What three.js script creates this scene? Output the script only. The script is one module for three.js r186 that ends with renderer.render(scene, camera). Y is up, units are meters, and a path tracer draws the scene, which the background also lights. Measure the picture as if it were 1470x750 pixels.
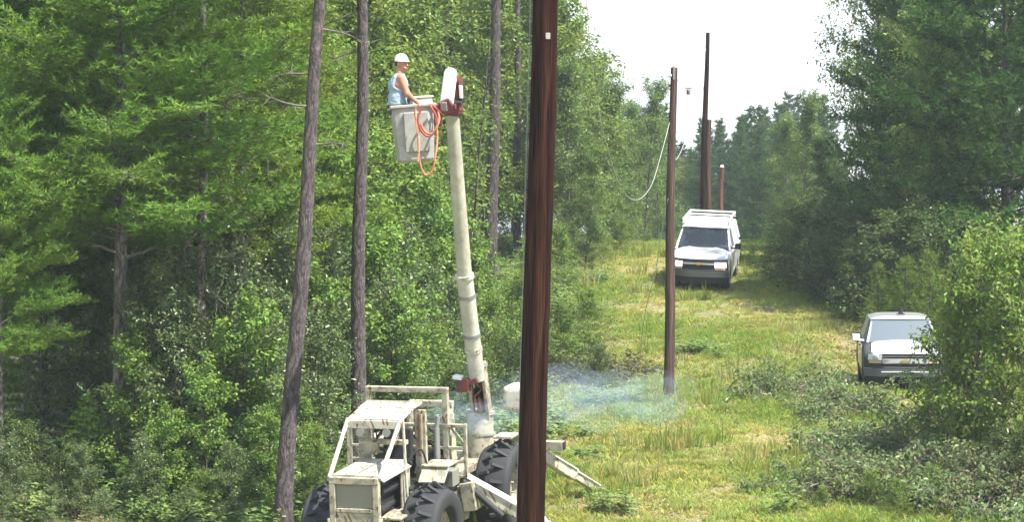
import * as THREE from 'three';
import { RoundedBoxGeometry } from 'three/addons/geometries/RoundedBoxGeometry.js';
import { mergeGeometries } from 'three/addons/utils/BufferGeometryUtils.js';
import { ImprovedNoise } from 'three/addons/math/ImprovedNoise.js';

// ---------------------------------------------------------------- camera, sky, sun, exposure
const scene = new THREE.Scene();
const CY = 5.8, FOV = 12, PITCH = 0.0126;
const camera = new THREE.PerspectiveCamera(FOV, 1470 / 750, 0.5, 3000);
camera.position.set(0, CY, 0);
camera.rotation.set(-PITCH, 0, 0);
const FPX = 375 / Math.tan(FOV * Math.PI / 360);

const SUN = new THREE.Vector3(0.44, 0.84, 0.31).normalize();
{ // bright hazy summer sky
  const W = 128, H = 64, a = new Float32Array(W * H * 4);
  for (let j = 0; j < H; j++) for (let i = 0; i < W; i++) {
    const el = ((j + 0.5) / H - 0.5) * Math.PI, u = Math.max(0, Math.sin(el));
    const k = Math.pow(u, 0.55), o = (j * W + i) * 4;
    a[o] = 0.64 * (1 - k) + 0.33 * k; a[o + 1] = 0.66 * (1 - k) + 0.42 * k; a[o + 2] = 0.68 * (1 - k) + 0.56 * k; a[o + 3] = 1;
  }
  const t = new THREE.DataTexture(a, W, H, THREE.RGBAFormat, THREE.FloatType);
  t.mapping = THREE.EquirectangularReflectionMapping; t.magFilter = THREE.LinearFilter; t.needsUpdate = true;
  scene.background = t; scene.environment = t;
}
const sun = new THREE.DirectionalLight(new THREE.Color(1.0, 0.95, 0.85), 5);
sun.position.copy(SUN).multiplyScalar(120).add(new THREE.Vector3(0, 0, -55));
sun.target.position.set(0, 0, -55); sun.castShadow = true; sun.shadow.radius = 1.2;
sun.shadow.mapSize.set(4096, 4096);
Object.assign(sun.shadow.camera, { left: -60, right: 60, top: 60, bottom: -60, near: 1, far: 300 });
scene.add(sun, sun.target);
const renderer = new THREE.WebGLRenderer({ antialias: true });
renderer.toneMapping = THREE.LinearToneMapping;
renderer.toneMappingExposure = 2.6;
renderer.shadowMap.enabled = true;
scene.fog = new THREE.FogExp2(new THREE.Color(0.80, 0.90, 1.0), 0.00045);

// ---------------------------------------------------------------- helpers
const V = (x, y, z) => new THREE.Vector3(x, y, z);
function rng(seed) { let s = seed >>> 0; return () => { s = (s + 0x6D2B79F5) >>> 0; let t = s; t = Math.imul(t ^ (t >>> 15), t | 1); t ^= t + Math.imul(t ^ (t >>> 7), t | 61); return ((t ^ (t >>> 14)) >>> 0) / 4294967296; }; }
const noise = new ImprovedNoise();
const fbm = (x, y, z = 0.37) => noise.noise(x, y, z) * 0.55 + noise.noise(x * 2.1, y * 2.1, z + 5) * 0.3 + noise.noise(x * 4.3, y * 4.3, z + 9) * 0.15;
// a photo pixel and a distance along the view give a place
function P(px, py, d) {
  const x = (px - 735) / FPX, y = -(py - 375) / FPX;
  const c = Math.cos(PITCH), s = Math.sin(PITCH);
  const dy = y * c - s, dz = -(c + y * s);
  const k = d / -dz;
  return V(x * k, CY + dy * k, -d);
}
const used = {};
function numbered(name) { const n = used[name] = (used[name] ?? -1) + 1; return n ? `${name}_${String(n).padStart(3, '0')}` : name; }
function tag(o, label, category, group, kind) {
  if (label) o.userData.label = label; if (category) o.userData.category = category;
  if (group) o.userData.group = group; if (kind) o.userData.kind = kind; return o;
}
function shade(o) { o.traverse(m => { if (m.isMesh) { m.castShadow = true; m.receiveShadow = true; } }); return o; }
function thing(name, label, category, pos, turn = 0, group) {
  const o = new THREE.Group(); o.name = numbered(name); scene.add(o);
  if (pos) o.position.copy(pos); o.rotation.y = turn; return tag(o, label, category, group);
}
function clean(g) {
  g = g.index ? g.toNonIndexed() : g;
  for (const k of Object.keys(g.attributes)) if (!['position', 'normal', 'uv'].includes(k)) g.deleteAttribute(k);
  g.morphAttributes = {}; return g;
}
function part(parent, name, geos, mat) {
  geos = Array.isArray(geos) ? geos : [geos];
  const g = geos.length > 1 ? mergeGeometries(geos.map(clean)) : geos[0];
  if (mat.userData.metres && g.attributes.normal) { // lay the weathering over the part in metres, side by side
    const q = g.index ? g.toNonIndexed() : g, p = q.attributes.position, n = q.attributes.normal, uv = new Float32Array(p.count * 2);
    for (let i = 0; i < p.count; i++) { const f = i - i % 3, ax = Math.abs(n.getX(f) + n.getX(f + 1) + n.getX(f + 2)), ay = Math.abs(n.getY(f) + n.getY(f + 1) + n.getY(f + 2)), az = Math.abs(n.getZ(f) + n.getZ(f + 1) + n.getZ(f + 2)), x = p.getX(i), y = p.getY(i), z = p.getZ(i); uv[i * 2] = (ax > ay && ax > az ? z : x) / 1.3; uv[i * 2 + 1] = (ay > ax && ay > az ? z : y) / 1.3; }
    q.setAttribute('uv', new THREE.BufferAttribute(uv, 2)); return finish(parent, name, q, mat);
  }
  return finish(parent, name, g, mat);
}
function finish(parent, name, g, mat) {
  const m = new THREE.Mesh(g, mat); m.name = name; m.castShadow = m.receiveShadow = true; parent.add(m); return m;
}
const M4 = new THREE.Matrix4();
function bx(w, h, d, p = [0, 0, 0], r = [0, 0, 0], rad = 0.012) {
  const q = Math.min(rad, w * 0.45, h * 0.45, d * 0.45);
  const g = q > 0.003 ? new RoundedBoxGeometry(w, h, d, 1, q) : new THREE.BoxGeometry(w, h, d);
  return g.applyMatrix4(M4.makeRotationFromEuler(new THREE.Euler(...r)).setPosition(...p));
}
function bar(a, b, w, h, up = V(0, 1, 0)) { // rectangular bar between two points
  const d = a.distanceTo(b), g = bx(w, h, d, [0, 0, 0], [0, 0, 0], Math.min(w, h) * 0.15);
  const m = new THREE.Matrix4().lookAt(b, a, up); m.setPosition(a.clone().lerp(b, 0.5)); return g.applyMatrix4(m);
}
function pipe(a, b, r1, r2 = r1, seg = 12) {
  const g = new THREE.CylinderGeometry(r2, r1, a.distanceTo(b), seg, 1);
  const q = new THREE.Quaternion().setFromUnitVectors(V(0, 1, 0), b.clone().sub(a).normalize());
  return g.applyMatrix4(new THREE.Matrix4().makeRotationFromQuaternion(q).setPosition(a.clone().lerp(b, 0.5)));
}
function hose(pts, r, n = 40, seg = 7) { return new THREE.TubeGeometry(new THREE.CatmullRomCurve3(pts), n, r, seg, false); }
const A = a => V(a[0], a[1], a[2]);

// growable buffer for wood and leaves
class Buf {
  constructor() { this.p = []; this.n = 0; this.i = []; this.c = []; this.uv = []; }
  v(x, y, z, c, u = 0, w = 0) { this.p.push(x, y, z); if (c) this.c.push(c[0], c[1], c[2]); this.uv.push(u, w); return this.n++; }
  tri(a, b, c) { this.i.push(a, b, c); }
  geo() {
    const g = new THREE.BufferGeometry();
    g.setAttribute('position', new THREE.Float32BufferAttribute(this.p, 3));
    g.setAttribute('uv', new THREE.Float32BufferAttribute(this.uv, 2));
    if (this.c.length) g.setAttribute('color', new THREE.Float32BufferAttribute(this.c, 3));
    g.setIndex(this.i); g.computeVertexNormals(); return g;
  }
  // tapered tube along points, radii per point, uv in metres
  tube(pts, rad, seg = 6) {
    let prev = -1, len = 0; const nrm = V(0.3, 0.2, 1), bi = V(0, 0, 0), t = V(0, 0, 0);
    for (let k = 0; k < pts.length; k++) {
      t.copy(pts[Math.min(k + 1, pts.length - 1)]).sub(pts[Math.max(k - 1, 0)]).normalize();
      if (Math.abs(t.dot(nrm)) > 0.95) nrm.set(1, 0.1, 0);
      bi.crossVectors(t, nrm).normalize(); nrm.crossVectors(bi, t).normalize();
      if (k) len += pts[k].distanceTo(pts[k - 1]);
      const r = rad[k], first = this.n;
      for (let s = 0; s <= seg; s++) {
        const a = s / seg * Math.PI * 2, ca = Math.cos(a) * r, sa = Math.sin(a) * r;
        this.v(pts[k].x + bi.x * ca + nrm.x * sa, pts[k].y + bi.y * ca + nrm.y * sa, pts[k].z + bi.z * ca + nrm.z * sa, null, s / seg * Math.max(0.2, Math.round(r * 14) / 2), len);
      }
      if (prev >= 0) for (let s = 0; s < seg; s++) { const a = prev + s, b = first + s; this.tri(a, a + 1, b); this.tri(a + 1, b + 1, b); }
      prev = first;
    }
  }
  leaf(p, t, n, L, W, c) { // one leaf: four corners folded along the midrib
    const sx = t.y * n.z - t.z * n.y, sy = t.z * n.x - t.x * n.z, sz = t.x * n.y - t.y * n.x;
    const h = W / 2, f = W * 0.18, m = L * 0.45;
    const a = this.v(p.x, p.y, p.z, c, 0.5, 0);
    const b = this.v(p.x + t.x * m + sx * h + n.x * f, p.y + t.y * m + sy * h + n.y * f, p.z + t.z * m + sz * h + n.z * f, c, 1, 0.5);
    const d = this.v(p.x + t.x * L - n.x * f, p.y + t.y * L - n.y * f, p.z + t.z * L - n.z * f, c, 0.5, 1);
    const e = this.v(p.x + t.x * m - sx * h + n.x * f, p.y + t.y * m - sy * h + n.y * f, p.z + t.z * m - sz * h + n.z * f, c, 0, 0.5);
    this.tri(a, b, d); this.tri(a, d, e);
  }
  needle(p, t, L, W, c, ux, uy, uz) {
    const a = this.v(p.x + ux * W, p.y + uy * W, p.z + uz * W, c), b = this.v(p.x - ux * W, p.y - uy * W, p.z - uz * W, c);
    this.tri(a, b, this.v(p.x + t.x * L, p.y + t.y * L, p.z + t.z * L, c));
  }
}

// ---------------------------------------------------------------- textures and materials
function tex(w, h, f, srgb = true, rep = 1) {
  const a = new Uint8Array(w * h * 4);
  for (let j = 0; j < h; j++) for (let i = 0; i < w; i++) { const c = f(i / w, j / h), o = (j * w + i) * 4; for (let k = 0; k < 3; k++) a[o + k] = Math.max(0, Math.min(255, c[k] * 255)); a[o + 3] = 255; }
  const t = new THREE.DataTexture(a, w, h); t.wrapS = t.wrapT = THREE.RepeatWrapping; t.magFilter = THREE.LinearFilter; t.minFilter = THREE.LinearMipmapLinearFilter; t.generateMipmaps = true;
  if (srgb) t.colorSpace = THREE.SRGBColorSpace; t.repeat.set(rep, rep); t.needsUpdate = true; return t;
}
// noise that wraps round in both directions
function wrapNoise(u, v, fu, fv, z) { const a = u * Math.PI * 2, b = v * Math.PI * 2; return noise.noise(Math.cos(a) * fu / 6.28 + z, Math.sin(a) * fu / 6.28 + Math.cos(b) * fv / 6.28, Math.sin(b) * fv / 6.28 + z * 2.3); }
const barkTone = (u, v) => 0.62 + 0.30 * wrapNoise(u, v, 26, 7, 1) + 0.22 * wrapNoise(u, v, 60, 22, 3) + 0.18 * wrapNoise(u, v, 9, 5, 8);
const barkMap = tex(256, 256, (u, v) => { const t = barkTone(u, v); return [t, t * 0.97, t * 0.95]; });
const barkBump = tex(256, 256, (u, v) => { const t = barkTone(u, v); return [t, t, t]; }, false);
const woodTone = (u, v) => 0.62 + 0.36 * wrapNoise(u, v, 70, 4, 2) + 0.36 * wrapNoise(u, v, 150, 9, 5) + 0.34 * wrapNoise(u, v, 14, 2.5, 7);
const woodMap = tex(512, 512, (u, v) => { const t = woodTone(u, v), k = 0.5 + 0.5 * wrapNoise(u, v, 20, 3, 11); return [t, t * (0.92 - 0.06 * k), t * (0.88 - 0.10 * k)]; });
const woodBump = tex(512, 512, (u, v) => { const t = woodTone(u, v); return [t, t, t]; }, false);
const grimeMap = tex(256, 256, (u, v) => {
  const n = wrapNoise(u, v, 9, 9, 1) * 0.6 + wrapNoise(u, v, 24, 24, 2) * 0.4, r = wrapNoise(u, v, 30, 14, 6);
  const dirt = Math.max(0, Math.min(1, (wrapNoise(u, v, 7, 11, 9) + 0.5 * wrapNoise(u, v, 40, 30, 12)) * 2.2)), t = (0.95 + 0.14 * n) * (1 - 0.20 * dirt), rust = r > 0.36 ? Math.min(1, (r - 0.36) * 6) : 0;
  return [t * (1 - 0.32 * rust), t * (0.985 - 0.5 * rust), t * (0.95 - 0.62 * rust)];
});
const dustMap = tex(256, 256, (u, v) => { const t = 0.92 + 0.10 * wrapNoise(u, v, 8, 8, 1) + 0.06 * wrapNoise(u, v, 26, 26, 2); return [t, t * 0.995, t * 0.975]; });
const soilMap = tex(512, 512, (u, v) => { const t = 0.74 + 0.22 * wrapNoise(u, v, 40, 40, 1) + 0.2 * wrapNoise(u, v, 110, 110, 4) + 0.12 * wrapNoise(u, v, 9, 9, 6); return [t, t * 0.99, t * 0.96]; });
const lin = (r, g, b) => new THREE.Color().setRGB(r, g, b);
const std = (c, rough = 0.6, metal = 0, extra = {}) => new THREE.MeshStandardMaterial({ color: c, roughness: rough, metalness: metal, ...extra });
const leafMat = (coat, trans = 0.42, cr = 0.2, spec = 0.18) => new THREE.MeshPhysicalMaterial({ color: 0xffffff, vertexColors: true, roughness: 1, transmission: trans, thickness: 0, clearcoat: coat, clearcoatRoughness: cr, side: THREE.DoubleSide, specularIntensity: spec });
const M = {
  leaf: leafMat(0.22), gloss: leafMat(1, 0.34, 0.32), needle: leafMat(0, 0.38, 0.2, 0),
  bark: std(lin(0.16, 0.135, 0.125), 0.95, 0, { map: barkMap, bumpMap: barkBump, bumpScale: 0.02 }),
  pinebark: std(lin(0.175, 0.15, 0.155), 0.95, 0, { map: barkMap, bumpMap: barkBump, bumpScale: 0.03 }),
  greybark: std(lin(0.38, 0.37, 0.33), 0.95, 0, { map: barkMap, bumpMap: barkBump, bumpScale: 0.015 }),
  deadwood: std(lin(0.34, 0.31, 0.28), 0.95, 0, { map: barkMap }),
  pole: new THREE.MeshPhysicalMaterial({ color: lin(0.076, 0.044, 0.033), roughness: 0.95, specularIntensity: 0.1, map: woodMap, bumpMap: woodBump, bumpScale: 0.009 }),
  poleGrey: std(lin(0.19, 0.135, 0.108), 0.85, 0, { map: woodMap, bumpMap: woodBump, bumpScale: 0.01 }),
  poleRed: std(lin(0.30, 0.12, 0.075), 0.85, 0, { map: woodMap }),
  cream: std(lin(0.40, 0.39, 0.32), 0.5, 0, { map: grimeMap }),
  creamWhite: std(lin(0.54, 0.54, 0.49), 0.42, 0, { map: grimeMap }),
  fibre: std(lin(0.46, 0.46, 0.39), 0.45, 0, { map: dustMap }),
  bucket: std(lin(0.35, 0.35, 0.345), 0.55, 0, { map: dustMap }),
  white: std(lin(0.8, 0.8, 0.8), 0.35),
  mesh: std(lin(0.20, 0.20, 0.17), 0.8, 0.2),
  dark: std(lin(0.016, 0.016, 0.018), 0.7),
  steel: std(lin(0.30, 0.30, 0.31), 0.5, 0.6),
  rustRed: std(lin(0.15, 0.03, 0.028), 0.6, 0, { map: dustMap }), rust: std(lin(0.20, 0.10, 0.06), 0.9, 0, { map: dustMap }),
  orange: std(lin(0.42, 0.14, 0.08), 0.6), redHose: std(lin(0.30, 0.055, 0.04), 0.55),
  rubber: std(lin(0.022, 0.023, 0.026), 0.8),
  tan: std(lin(0.28, 0.18, 0.09), 0.8), blueGrey: std(lin(0.26, 0.29, 0.33), 0.5),
  alu: std(lin(0.5, 0.51, 0.51), 0.5, 0.4), ceramic: std(lin(0.09, 0.08, 0.10), 0.3),
};

for (const k of ['cream', 'creamWhite', 'fibre', 'bucket', 'rustRed', 'rust']) M[k].userData.metres = true;

// ---------------------------------------------------------------- terrain
const prof = [[-60, -1.2], [0, -1.7], [8, -2.6], [16, -4.2], [24, -5.8], [30, -6.2], [35, -5.95], [38, -5.65], [44.4, -5.1], [50, -4.75], [55, -4.4], [60, -4.0], [66, -3.45], [70, -3.0], [79, -1.95], [85, -1.35], [92, -0.8], [100, -0.55], [110, -0.7], [130, -1.6], [170, -3], [250, -4], [1200, -4]];
function profile(d) {
  let k = 0; while (k < prof.length - 2 && prof[k + 1][0] < d) k++;
  const s = i => { const a = prof[Math.max(0, i - 1)], b = prof[Math.min(prof.length - 1, i + 1)]; return (b[1] - a[1]) / (b[0] - a[0]); };
  const [d0, h0] = prof[k], [d1, h1] = prof[k + 1], w = d1 - d0, t = Math.min(1, Math.max(0, (d - d0) / w));
  const t2 = t * t, t3 = t2 * t;
  return h0 * (2 * t3 - 3 * t2 + 1) + s(k) * w * (t3 - 2 * t2 + t) + h1 * (-2 * t3 + 3 * t2) + s(k + 1) * w * (t3 - t2);
}
function ground(x, z) {
  const d = -z; let y = CY + profile(d);
  const l = Math.max(0, -4.5 - x), r = Math.max(0, x - 12);
  y += Math.min(6, l * 0.09 + r * 0.06) * Math.min(1, Math.max(0, (d - 20) / 20));
  const dp = Math.hypot((x - 9.9) / 3.4, (d - 64.8) / 5.2); if (dp < 1) { const k = 1 - dp * dp, m = Math.min(1, k * k * 2.2); y += (CY - 4.10 + (d - 64.8) * 0.03 - y) * m; }
  const near = (dp < 1 ? dp * dp : 1) * Math.min(1, Math.max(0, (d - 10) / 25)) * (d > 95 ? Math.max(0, 1 - (d - 95) / 30) : 1);
  y += near * (0.10 * fbm(x * 0.35, z * 0.35) + 0.05 * fbm(x * 1.1, z * 1.1, 4)); return y;
}
const onGround = (px, d, sink = 0) => { const x = (px - 735) / FPX * d; return V(x, ground(x, -d) - sink, -d); };
const patch = (x, z) => fbm(x * 0.22 + 3, z * 0.13 + 7) + 0.5 * fbm(x * 0.8, z * 0.5, 2);     // where the sward is dry
{
  const xs = [], zs = [];
  for (let x = -420; x < 420;) { xs.push(x); const a = Math.abs(x); x += a < 16 ? 0.4 : a < 30 ? 1.2 : a * 0.12; } xs.push(420);
  for (let z = 50; z > -1100;) { zs.push(z); const d = -z; z -= d < 30 ? 2.5 : d < 100 ? 0.5 : d < 140 ? 2 : d * 0.06; } zs.push(-1100);
  const b = new Buf();
  for (const z of zs) for (const x of xs) {
    const q = patch(x, z), s = Math.max(0, Math.min(1, q * 1.6 + 0.42));
    b.v(x, ground(x, z), z, [0.15 * (1 - s) + 0.40 * s, 0.19 * (1 - s) + 0.335 * s, 0.05 * (1 - s) + 0.165 * s], x / 2.2, z / 2.2);
  }
  const nx = xs.length;
  for (let j = 0; j < zs.length - 1; j++) for (let i = 0; i < nx - 1; i++) { const a = j * nx + i, c = a + nx; b.tri(a, a + 1, c); b.tri(a + 1, c + 1, c); }
  const g = new THREE.Mesh(b.geo(), std(0xffffff, 1, 0, { vertexColors: true, map: soilMap })); g.name = 'ground'; g.receiveShadow = true; g.castShadow = true;
  tag(g, null, null, null, 'structure'); scene.add(g);
}
console.log('terrain');

// ---------------------------------------------------------------- plants
const tint = (R, c, v = 0.22, y = 0.25) => { const k = 1 + (R() - 0.5) * 2 * v, w = 1 + R() * y; return [c[0] * k * w, c[1] * k, c[2] * k]; };
const unit = R => { const z = R() * 2 - 1, a = R() * 6.2832, r = Math.sqrt(1 - z * z); return V(r * Math.cos(a), z, r * Math.sin(a)); };
function limbPath(p, dir, L, n, sag, R, wob = 0.12) {
  const pts = [p.clone()], d = dir.clone().normalize(), q = p.clone();
  for (let k = 1; k <= n; k++) { d.y += sag / n; d.x += (R() - 0.5) * wob; d.y += (R() - 0.5) * wob; d.z += (R() - 0.5) * wob; d.normalize(); q.addScaledVector(d, L / n); pts.push(q.clone()); }
  return pts;
}
const taper = (n, a, b) => Array.from({ length: n }, (_, k) => a + (b - a) * k / (n - 1));
const along = (pts, u) => { const f = Math.min(0.9999, u) * (pts.length - 1), k = Math.floor(f); return pts[k].clone().lerp(pts[k + 1], f - k); };
const heading = (pts, u) => { const k = Math.min(pts.length - 2, Math.floor(u * (pts.length - 1))); return pts[k + 1].clone().sub(pts[k]).normalize(); };

function cluster(b, R, c, r, n, L, W, col, droop = 0.25) {
  for (let k = 0; k < n; k++) {
    const o = unit(R).multiplyScalar(r * Math.cbrt(R())); o.y *= 0.75; const p = c.clone().add(o);
    const t = unit(R); t.y = t.y * 0.5 - droop; t.addScaledVector(o, 0.6 / r).normalize();
    const n2 = unit(R).multiplyScalar(0.75); n2.y += 0.9; n2.addScaledVector(t, -n2.dot(t)).normalize();
    const s = 0.7 + R() * 0.6; b.leaf(p, t, n2, L * s, W * s, tint(R, col));
  }
}
// broadleaf tree: wood and leaves
function broadleaf(o) {
  const R = rng(o.seed), wood = new Buf(), lv = new Buf();
  const trunk = limbPath(V(0, -0.3, 0), V((R() - 0.5) * 0.1, 1, (R() - 0.5) * 0.1), o.H * 0.97, 10, 0, R, 0.06);
  wood.tube(trunk, taper(11, o.r, o.r * 0.12), 8);
  for (let i = 0; i < o.limbs; i++) {
    const u = (i + R() * 0.8) / o.limbs, h = o.base + (1 - o.base) * u, a = i * 2.4 + R() * 0.9;
    const shape = o.shape ? o.shape(u) : Math.sqrt(Math.max(0.06, 1 - Math.pow(Math.abs(u - 0.35) / 0.72, 2)));
    const L = o.R * shape * (0.7 + R() * 0.5), el = (o.rise ?? 0.35) + u * 0.7 + (R() - 0.5) * 0.3;
    const s = along(trunk, h), pts = limbPath(s, V(Math.cos(a), Math.tan(Math.min(1.3, el)), Math.sin(a)), L, 6, -0.28, R, 0.28);
    wood.tube(pts, taper(7, Math.max(0.012, o.r * 0.32 * (1 - u * 0.6)), 0.006), 5);
    for (let k = 0; k < o.twigs; k++) {
      const w = 0.22 + 0.78 * (k + R()) / o.twigs, p = along(pts, w), d = heading(pts, w).addScaledVector(unit(R), 0.95); d.y -= 0.05;
      const tl = L * (0.16 + 0.2 * R()) + 0.12, tp = limbPath(p, d, tl, 3, -0.3, R, 0.2);
      wood.tube(tp, taper(4, 0.008, 0.003), 3);
      const lit = tint(R, o.col, 0.16, 0.3);
      for (let m = 0; m < o.knots; m++) cluster(lv, R, along(tp, (m + 0.6) / o.knots), o.cr * (0.7 + R() * 0.6), o.per, o.leaf, o.leaf * (o.aspect ?? 0.55), lit);
    }
  }
  for (let m = 0; m < 8; m++) cluster(lv, R, along(trunk, 0.86 + 0.14 * m / 8), o.cr * 1.2, o.per, o.leaf, o.leaf * 0.55, o.col);
  return { wood: wood.geo(), crown: lv.geo(), H: o.H, mat: o.mat ?? M.leaf, bark: o.bark ?? M.bark };
}
// conifer: whorls of boughs with side shoots and needle sprays
function conifer(o) {
  const R = rng(o.seed), wood = new Buf(), lv = new Buf();
  const trunk = limbPath(V(0, -0.3, 0), V(0, 1, 0), o.H, 12, 0, R, 0.025);
  wood.tube(trunk, taper(13, o.r, 0.015), 9);
  const up = V(0, 1, 0);
  for (let i = 0; i < o.boughs; i++) {
    const u = (i + R()) / o.boughs, h = o.base + (1 - o.base) * u, a = i * 2.39996 + R() * 0.6;
    const L = o.R * (o.shape ? o.shape(u) : Math.pow(1 - u, 0.75) * 0.93 + 0.07) * (0.66 + R() * 0.55);
    const pts = limbPath(along(trunk, h), V(Math.cos(a), o.rise + u * 0.6 + (R() - 0.5) * 0.25, Math.sin(a)), L, 8, o.sag, R, 0.14);
    wood.tube(pts, taper(9, Math.max(0.008, o.r * 0.22 * (1 - u * 0.7)), 0.004), 4);
    const bough = tint(R, o.col, 0.14, 0.2), n = Math.max(4, Math.round(L * o.shoots));
    for (let k = 0; k < n; k++) {
      const w = o.bare + (1 - o.bare) * (k + R()) / n, p = along(pts, w), t = heading(pts, w);
      const side = V(0, 0, 0).crossVectors(t, up).normalize().multiplyScalar(k % 2 ? 1 : -1);
      const d = t.clone().multiplyScalar(0.75).addScaledVector(side, 0.75 + R() * 0.3).addScaledVector(unit(R), o.ragged); d.y -= o.hang * R();
      const sl = Math.min(L * 0.45, o.shoot * (0.6 + R() * 0.8)) * (1.15 - w * 0.6) + 0.06;
      const sp = limbPath(p, d, sl, 3, o.tipUp, R, 0.12);
      if (sl > 0.25) wood.tube(sp, taper(4, 0.006, 0.002), 3);
      const m = Math.max(2, Math.round(sl * o.tufts));
      for (let q = 0; q < m; q++) {
        const c = along(sp, (q + R()) / m), td = heading(sp, Math.min(0.99, (q + 0.5) / m));
        c.x += (R() - 0.5) * 0.05; c.y += (R() - 0.5) * 0.07; c.z += (R() - 0.5) * 0.05;
        const tone = tint(R, bough, 0.16, 0.25);
        for (let s = 0; s < o.needles; s++) {
          const v = unit(R); v.y *= o.flat; v.addScaledVector(td, 0.65).normalize();
          const e = unit(R); e.addScaledVector(v, -e.dot(v)).normalize();
          lv.needle(c, v, o.nl * (0.6 + R() * 0.7), o.nw, tone, e.x, e.y, e.z);
        }
      }
    }
  }
  return { wood: wood.geo(), crown: lv.geo(), H: o.H, mat: M.needle, bark: o.bark ?? M.pinebark };
}
const count = g => g.index.count / 3;
const kinds = {
  oakA: broadleaf({ seed: 11, H: 12, R: 3.3, r: 0.17, base: 0.14, limbs: 44, twigs: 13, knots: 2, per: 15, leaf: 0.17, cr: 0.34, col: [0.115, 0.225, 0.042] }),
  oakB: broadleaf({ seed: 23, H: 11, R: 2.5, r: 0.13, base: 0.12, limbs: 40, twigs: 12, knots: 2, per: 15, leaf: 0.16, cr: 0.30, col: [0.14, 0.26, 0.045], rise: 0.5 }),
  aspen: broadleaf({ seed: 31, H: 10, R: 2.2, r: 0.11, base: 0.10, limbs: 40, twigs: 11, knots: 2, per: 15, leaf: 0.14, cr: 0.28, col: [0.115, 0.225, 0.055], rise: 0.6, bark: M.greybark }),
  sapling: broadleaf({ seed: 41, H: 5, R: 1.45, r: 0.05, base: 0.08, limbs: 26, twigs: 9, knots: 2, per: 11, leaf: 0.12, cr: 0.17, col: [0.135, 0.285, 0.05], rise: 0.4, aspect: 0.6 }),
  glossy: broadleaf({ seed: 53, H: 5.5, R: 1.5, r: 0.05, base: 0.06, limbs: 28, twigs: 9, knots: 2, per: 10, leaf: 0.115, cr: 0.18, col: [0.10, 0.185, 0.062], rise: 0.35, mat: M.gloss, aspect: 0.5 }),
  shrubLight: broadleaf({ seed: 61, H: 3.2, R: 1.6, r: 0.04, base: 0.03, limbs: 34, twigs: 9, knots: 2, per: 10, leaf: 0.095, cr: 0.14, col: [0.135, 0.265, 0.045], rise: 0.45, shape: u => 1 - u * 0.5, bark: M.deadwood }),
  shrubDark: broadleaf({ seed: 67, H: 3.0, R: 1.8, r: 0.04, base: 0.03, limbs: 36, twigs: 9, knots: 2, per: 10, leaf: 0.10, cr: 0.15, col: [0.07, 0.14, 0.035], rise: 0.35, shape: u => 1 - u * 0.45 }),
  hemlock: conifer({ seed: 71, H: 14, R: 3.9, r: 0.16, base: 0.33, boughs: 112, rise: 0.34, sag: -0.24, shoots: 10, shoot: 0.95, tufts: 15, bare: 0.16, needles: 5, nl: 0.12, nw: 0.0155, flat: 0.7, ragged: 0.42, hang: 0.2, tipUp: 0.35, col: [0.125, 0.27, 0.042], bark: M.greybark, shape: u => Math.pow(1 - u, 0.8) * 0.9 + 0.1 }),
  larch: conifer({ seed: 73, H: 13, R: 2.6, r: 0.12, base: 0.3, boughs: 96, rise: 0.3, sag: -0.2, shoots: 9, shoot: 0.8, tufts: 14, bare: 0.14, needles: 5, nl: 0.115, nw: 0.0145, flat: 0.75, ragged: 0.42, hang: 0.3, tipUp: 0.25, col: [0.15, 0.28, 0.04], bark: M.greybark, shape: u => Math.pow(1 - u, 0.8) * 0.9 + 0.1 }),
  youngHemlock: conifer({ seed: 79, H: 6.5, R: 1.9, r: 0.07, base: 0.04, boughs: 70, rise: 0.1, sag: -0.2, shoots: 10, shoot: 0.55, tufts: 15, bare: 0.1, needles: 5, nl: 0.11, nw: 0.0145, flat: 0.65, ragged: 0.38, hang: 0.2, tipUp: 0.3, col: [0.10, 0.235, 0.038], bark: M.bark }),
  pine: conifer({ seed: 83, H: 15, R: 4.3, r: 0.2, base: 0.08, boughs: 88, rise: 0.1, sag: -0.1, shoots: 6, shoot: 1.2, tufts: 9, bare: 0.15, needles: 5, nl: 0.21, nw: 0.031, flat: 0.8, ragged: 0.45, hang: 0.2, tipUp: 0.7, col: [0.05, 0.125, 0.03], shape: u => Math.pow(1 - u, 0.6) * 0.85 + 0.15 }),
  farPine: conifer({ seed: 89, H: 12, R: 2.1, r: 0.14, base: 0.06, boughs: 90, rise: 0.3, sag: 0.0, shoots: 6, shoot: 0.8, tufts: 7, bare: 0.08, needles: 5, nl: 0.3, nw: 0.04, flat: 0.8, ragged: 0.4, hang: 0.15, tipUp: 0.6, col: [0.06, 0.13, 0.045] }),
  bushPine: conifer({ seed: 97, H: 3.2, R: 1.3, r: 0.05, base: 0.05, boughs: 30, rise: 0.5, sag: 0.3, shoots: 7, shoot: 0.5, tufts: 10, bare: 0.15, needles: 8, nl: 0.15, nw: 0.008, flat: 0.9, ragged: 0.45, hang: 0.1, tipUp: 0.8, col: [0.12, 0.225, 0.035] }),
  crownPine: conifer({ seed: 101, H: 8, R: 2.3, r: 0.11, base: 0.08, boughs: 50, rise: 0.2, sag: 0.0, shoots: 6, shoot: 0.8, tufts: 8, bare: 0.25, needles: 5, nl: 0.18, nw: 0.016, flat: 0.8, ragged: 0.45, hang: 0.2, tipUp: 0.6, col: [0.06, 0.14, 0.03], shape: u => Math.sin(Math.PI * (0.25 + 0.7 * u)) }),
};
let total = 0; for (const k in kinds) { total += count(kinds[k].wood) + count(kinds[k].crown); }
console.log('plant triangles', total);
let plantTurn = 0;
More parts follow.
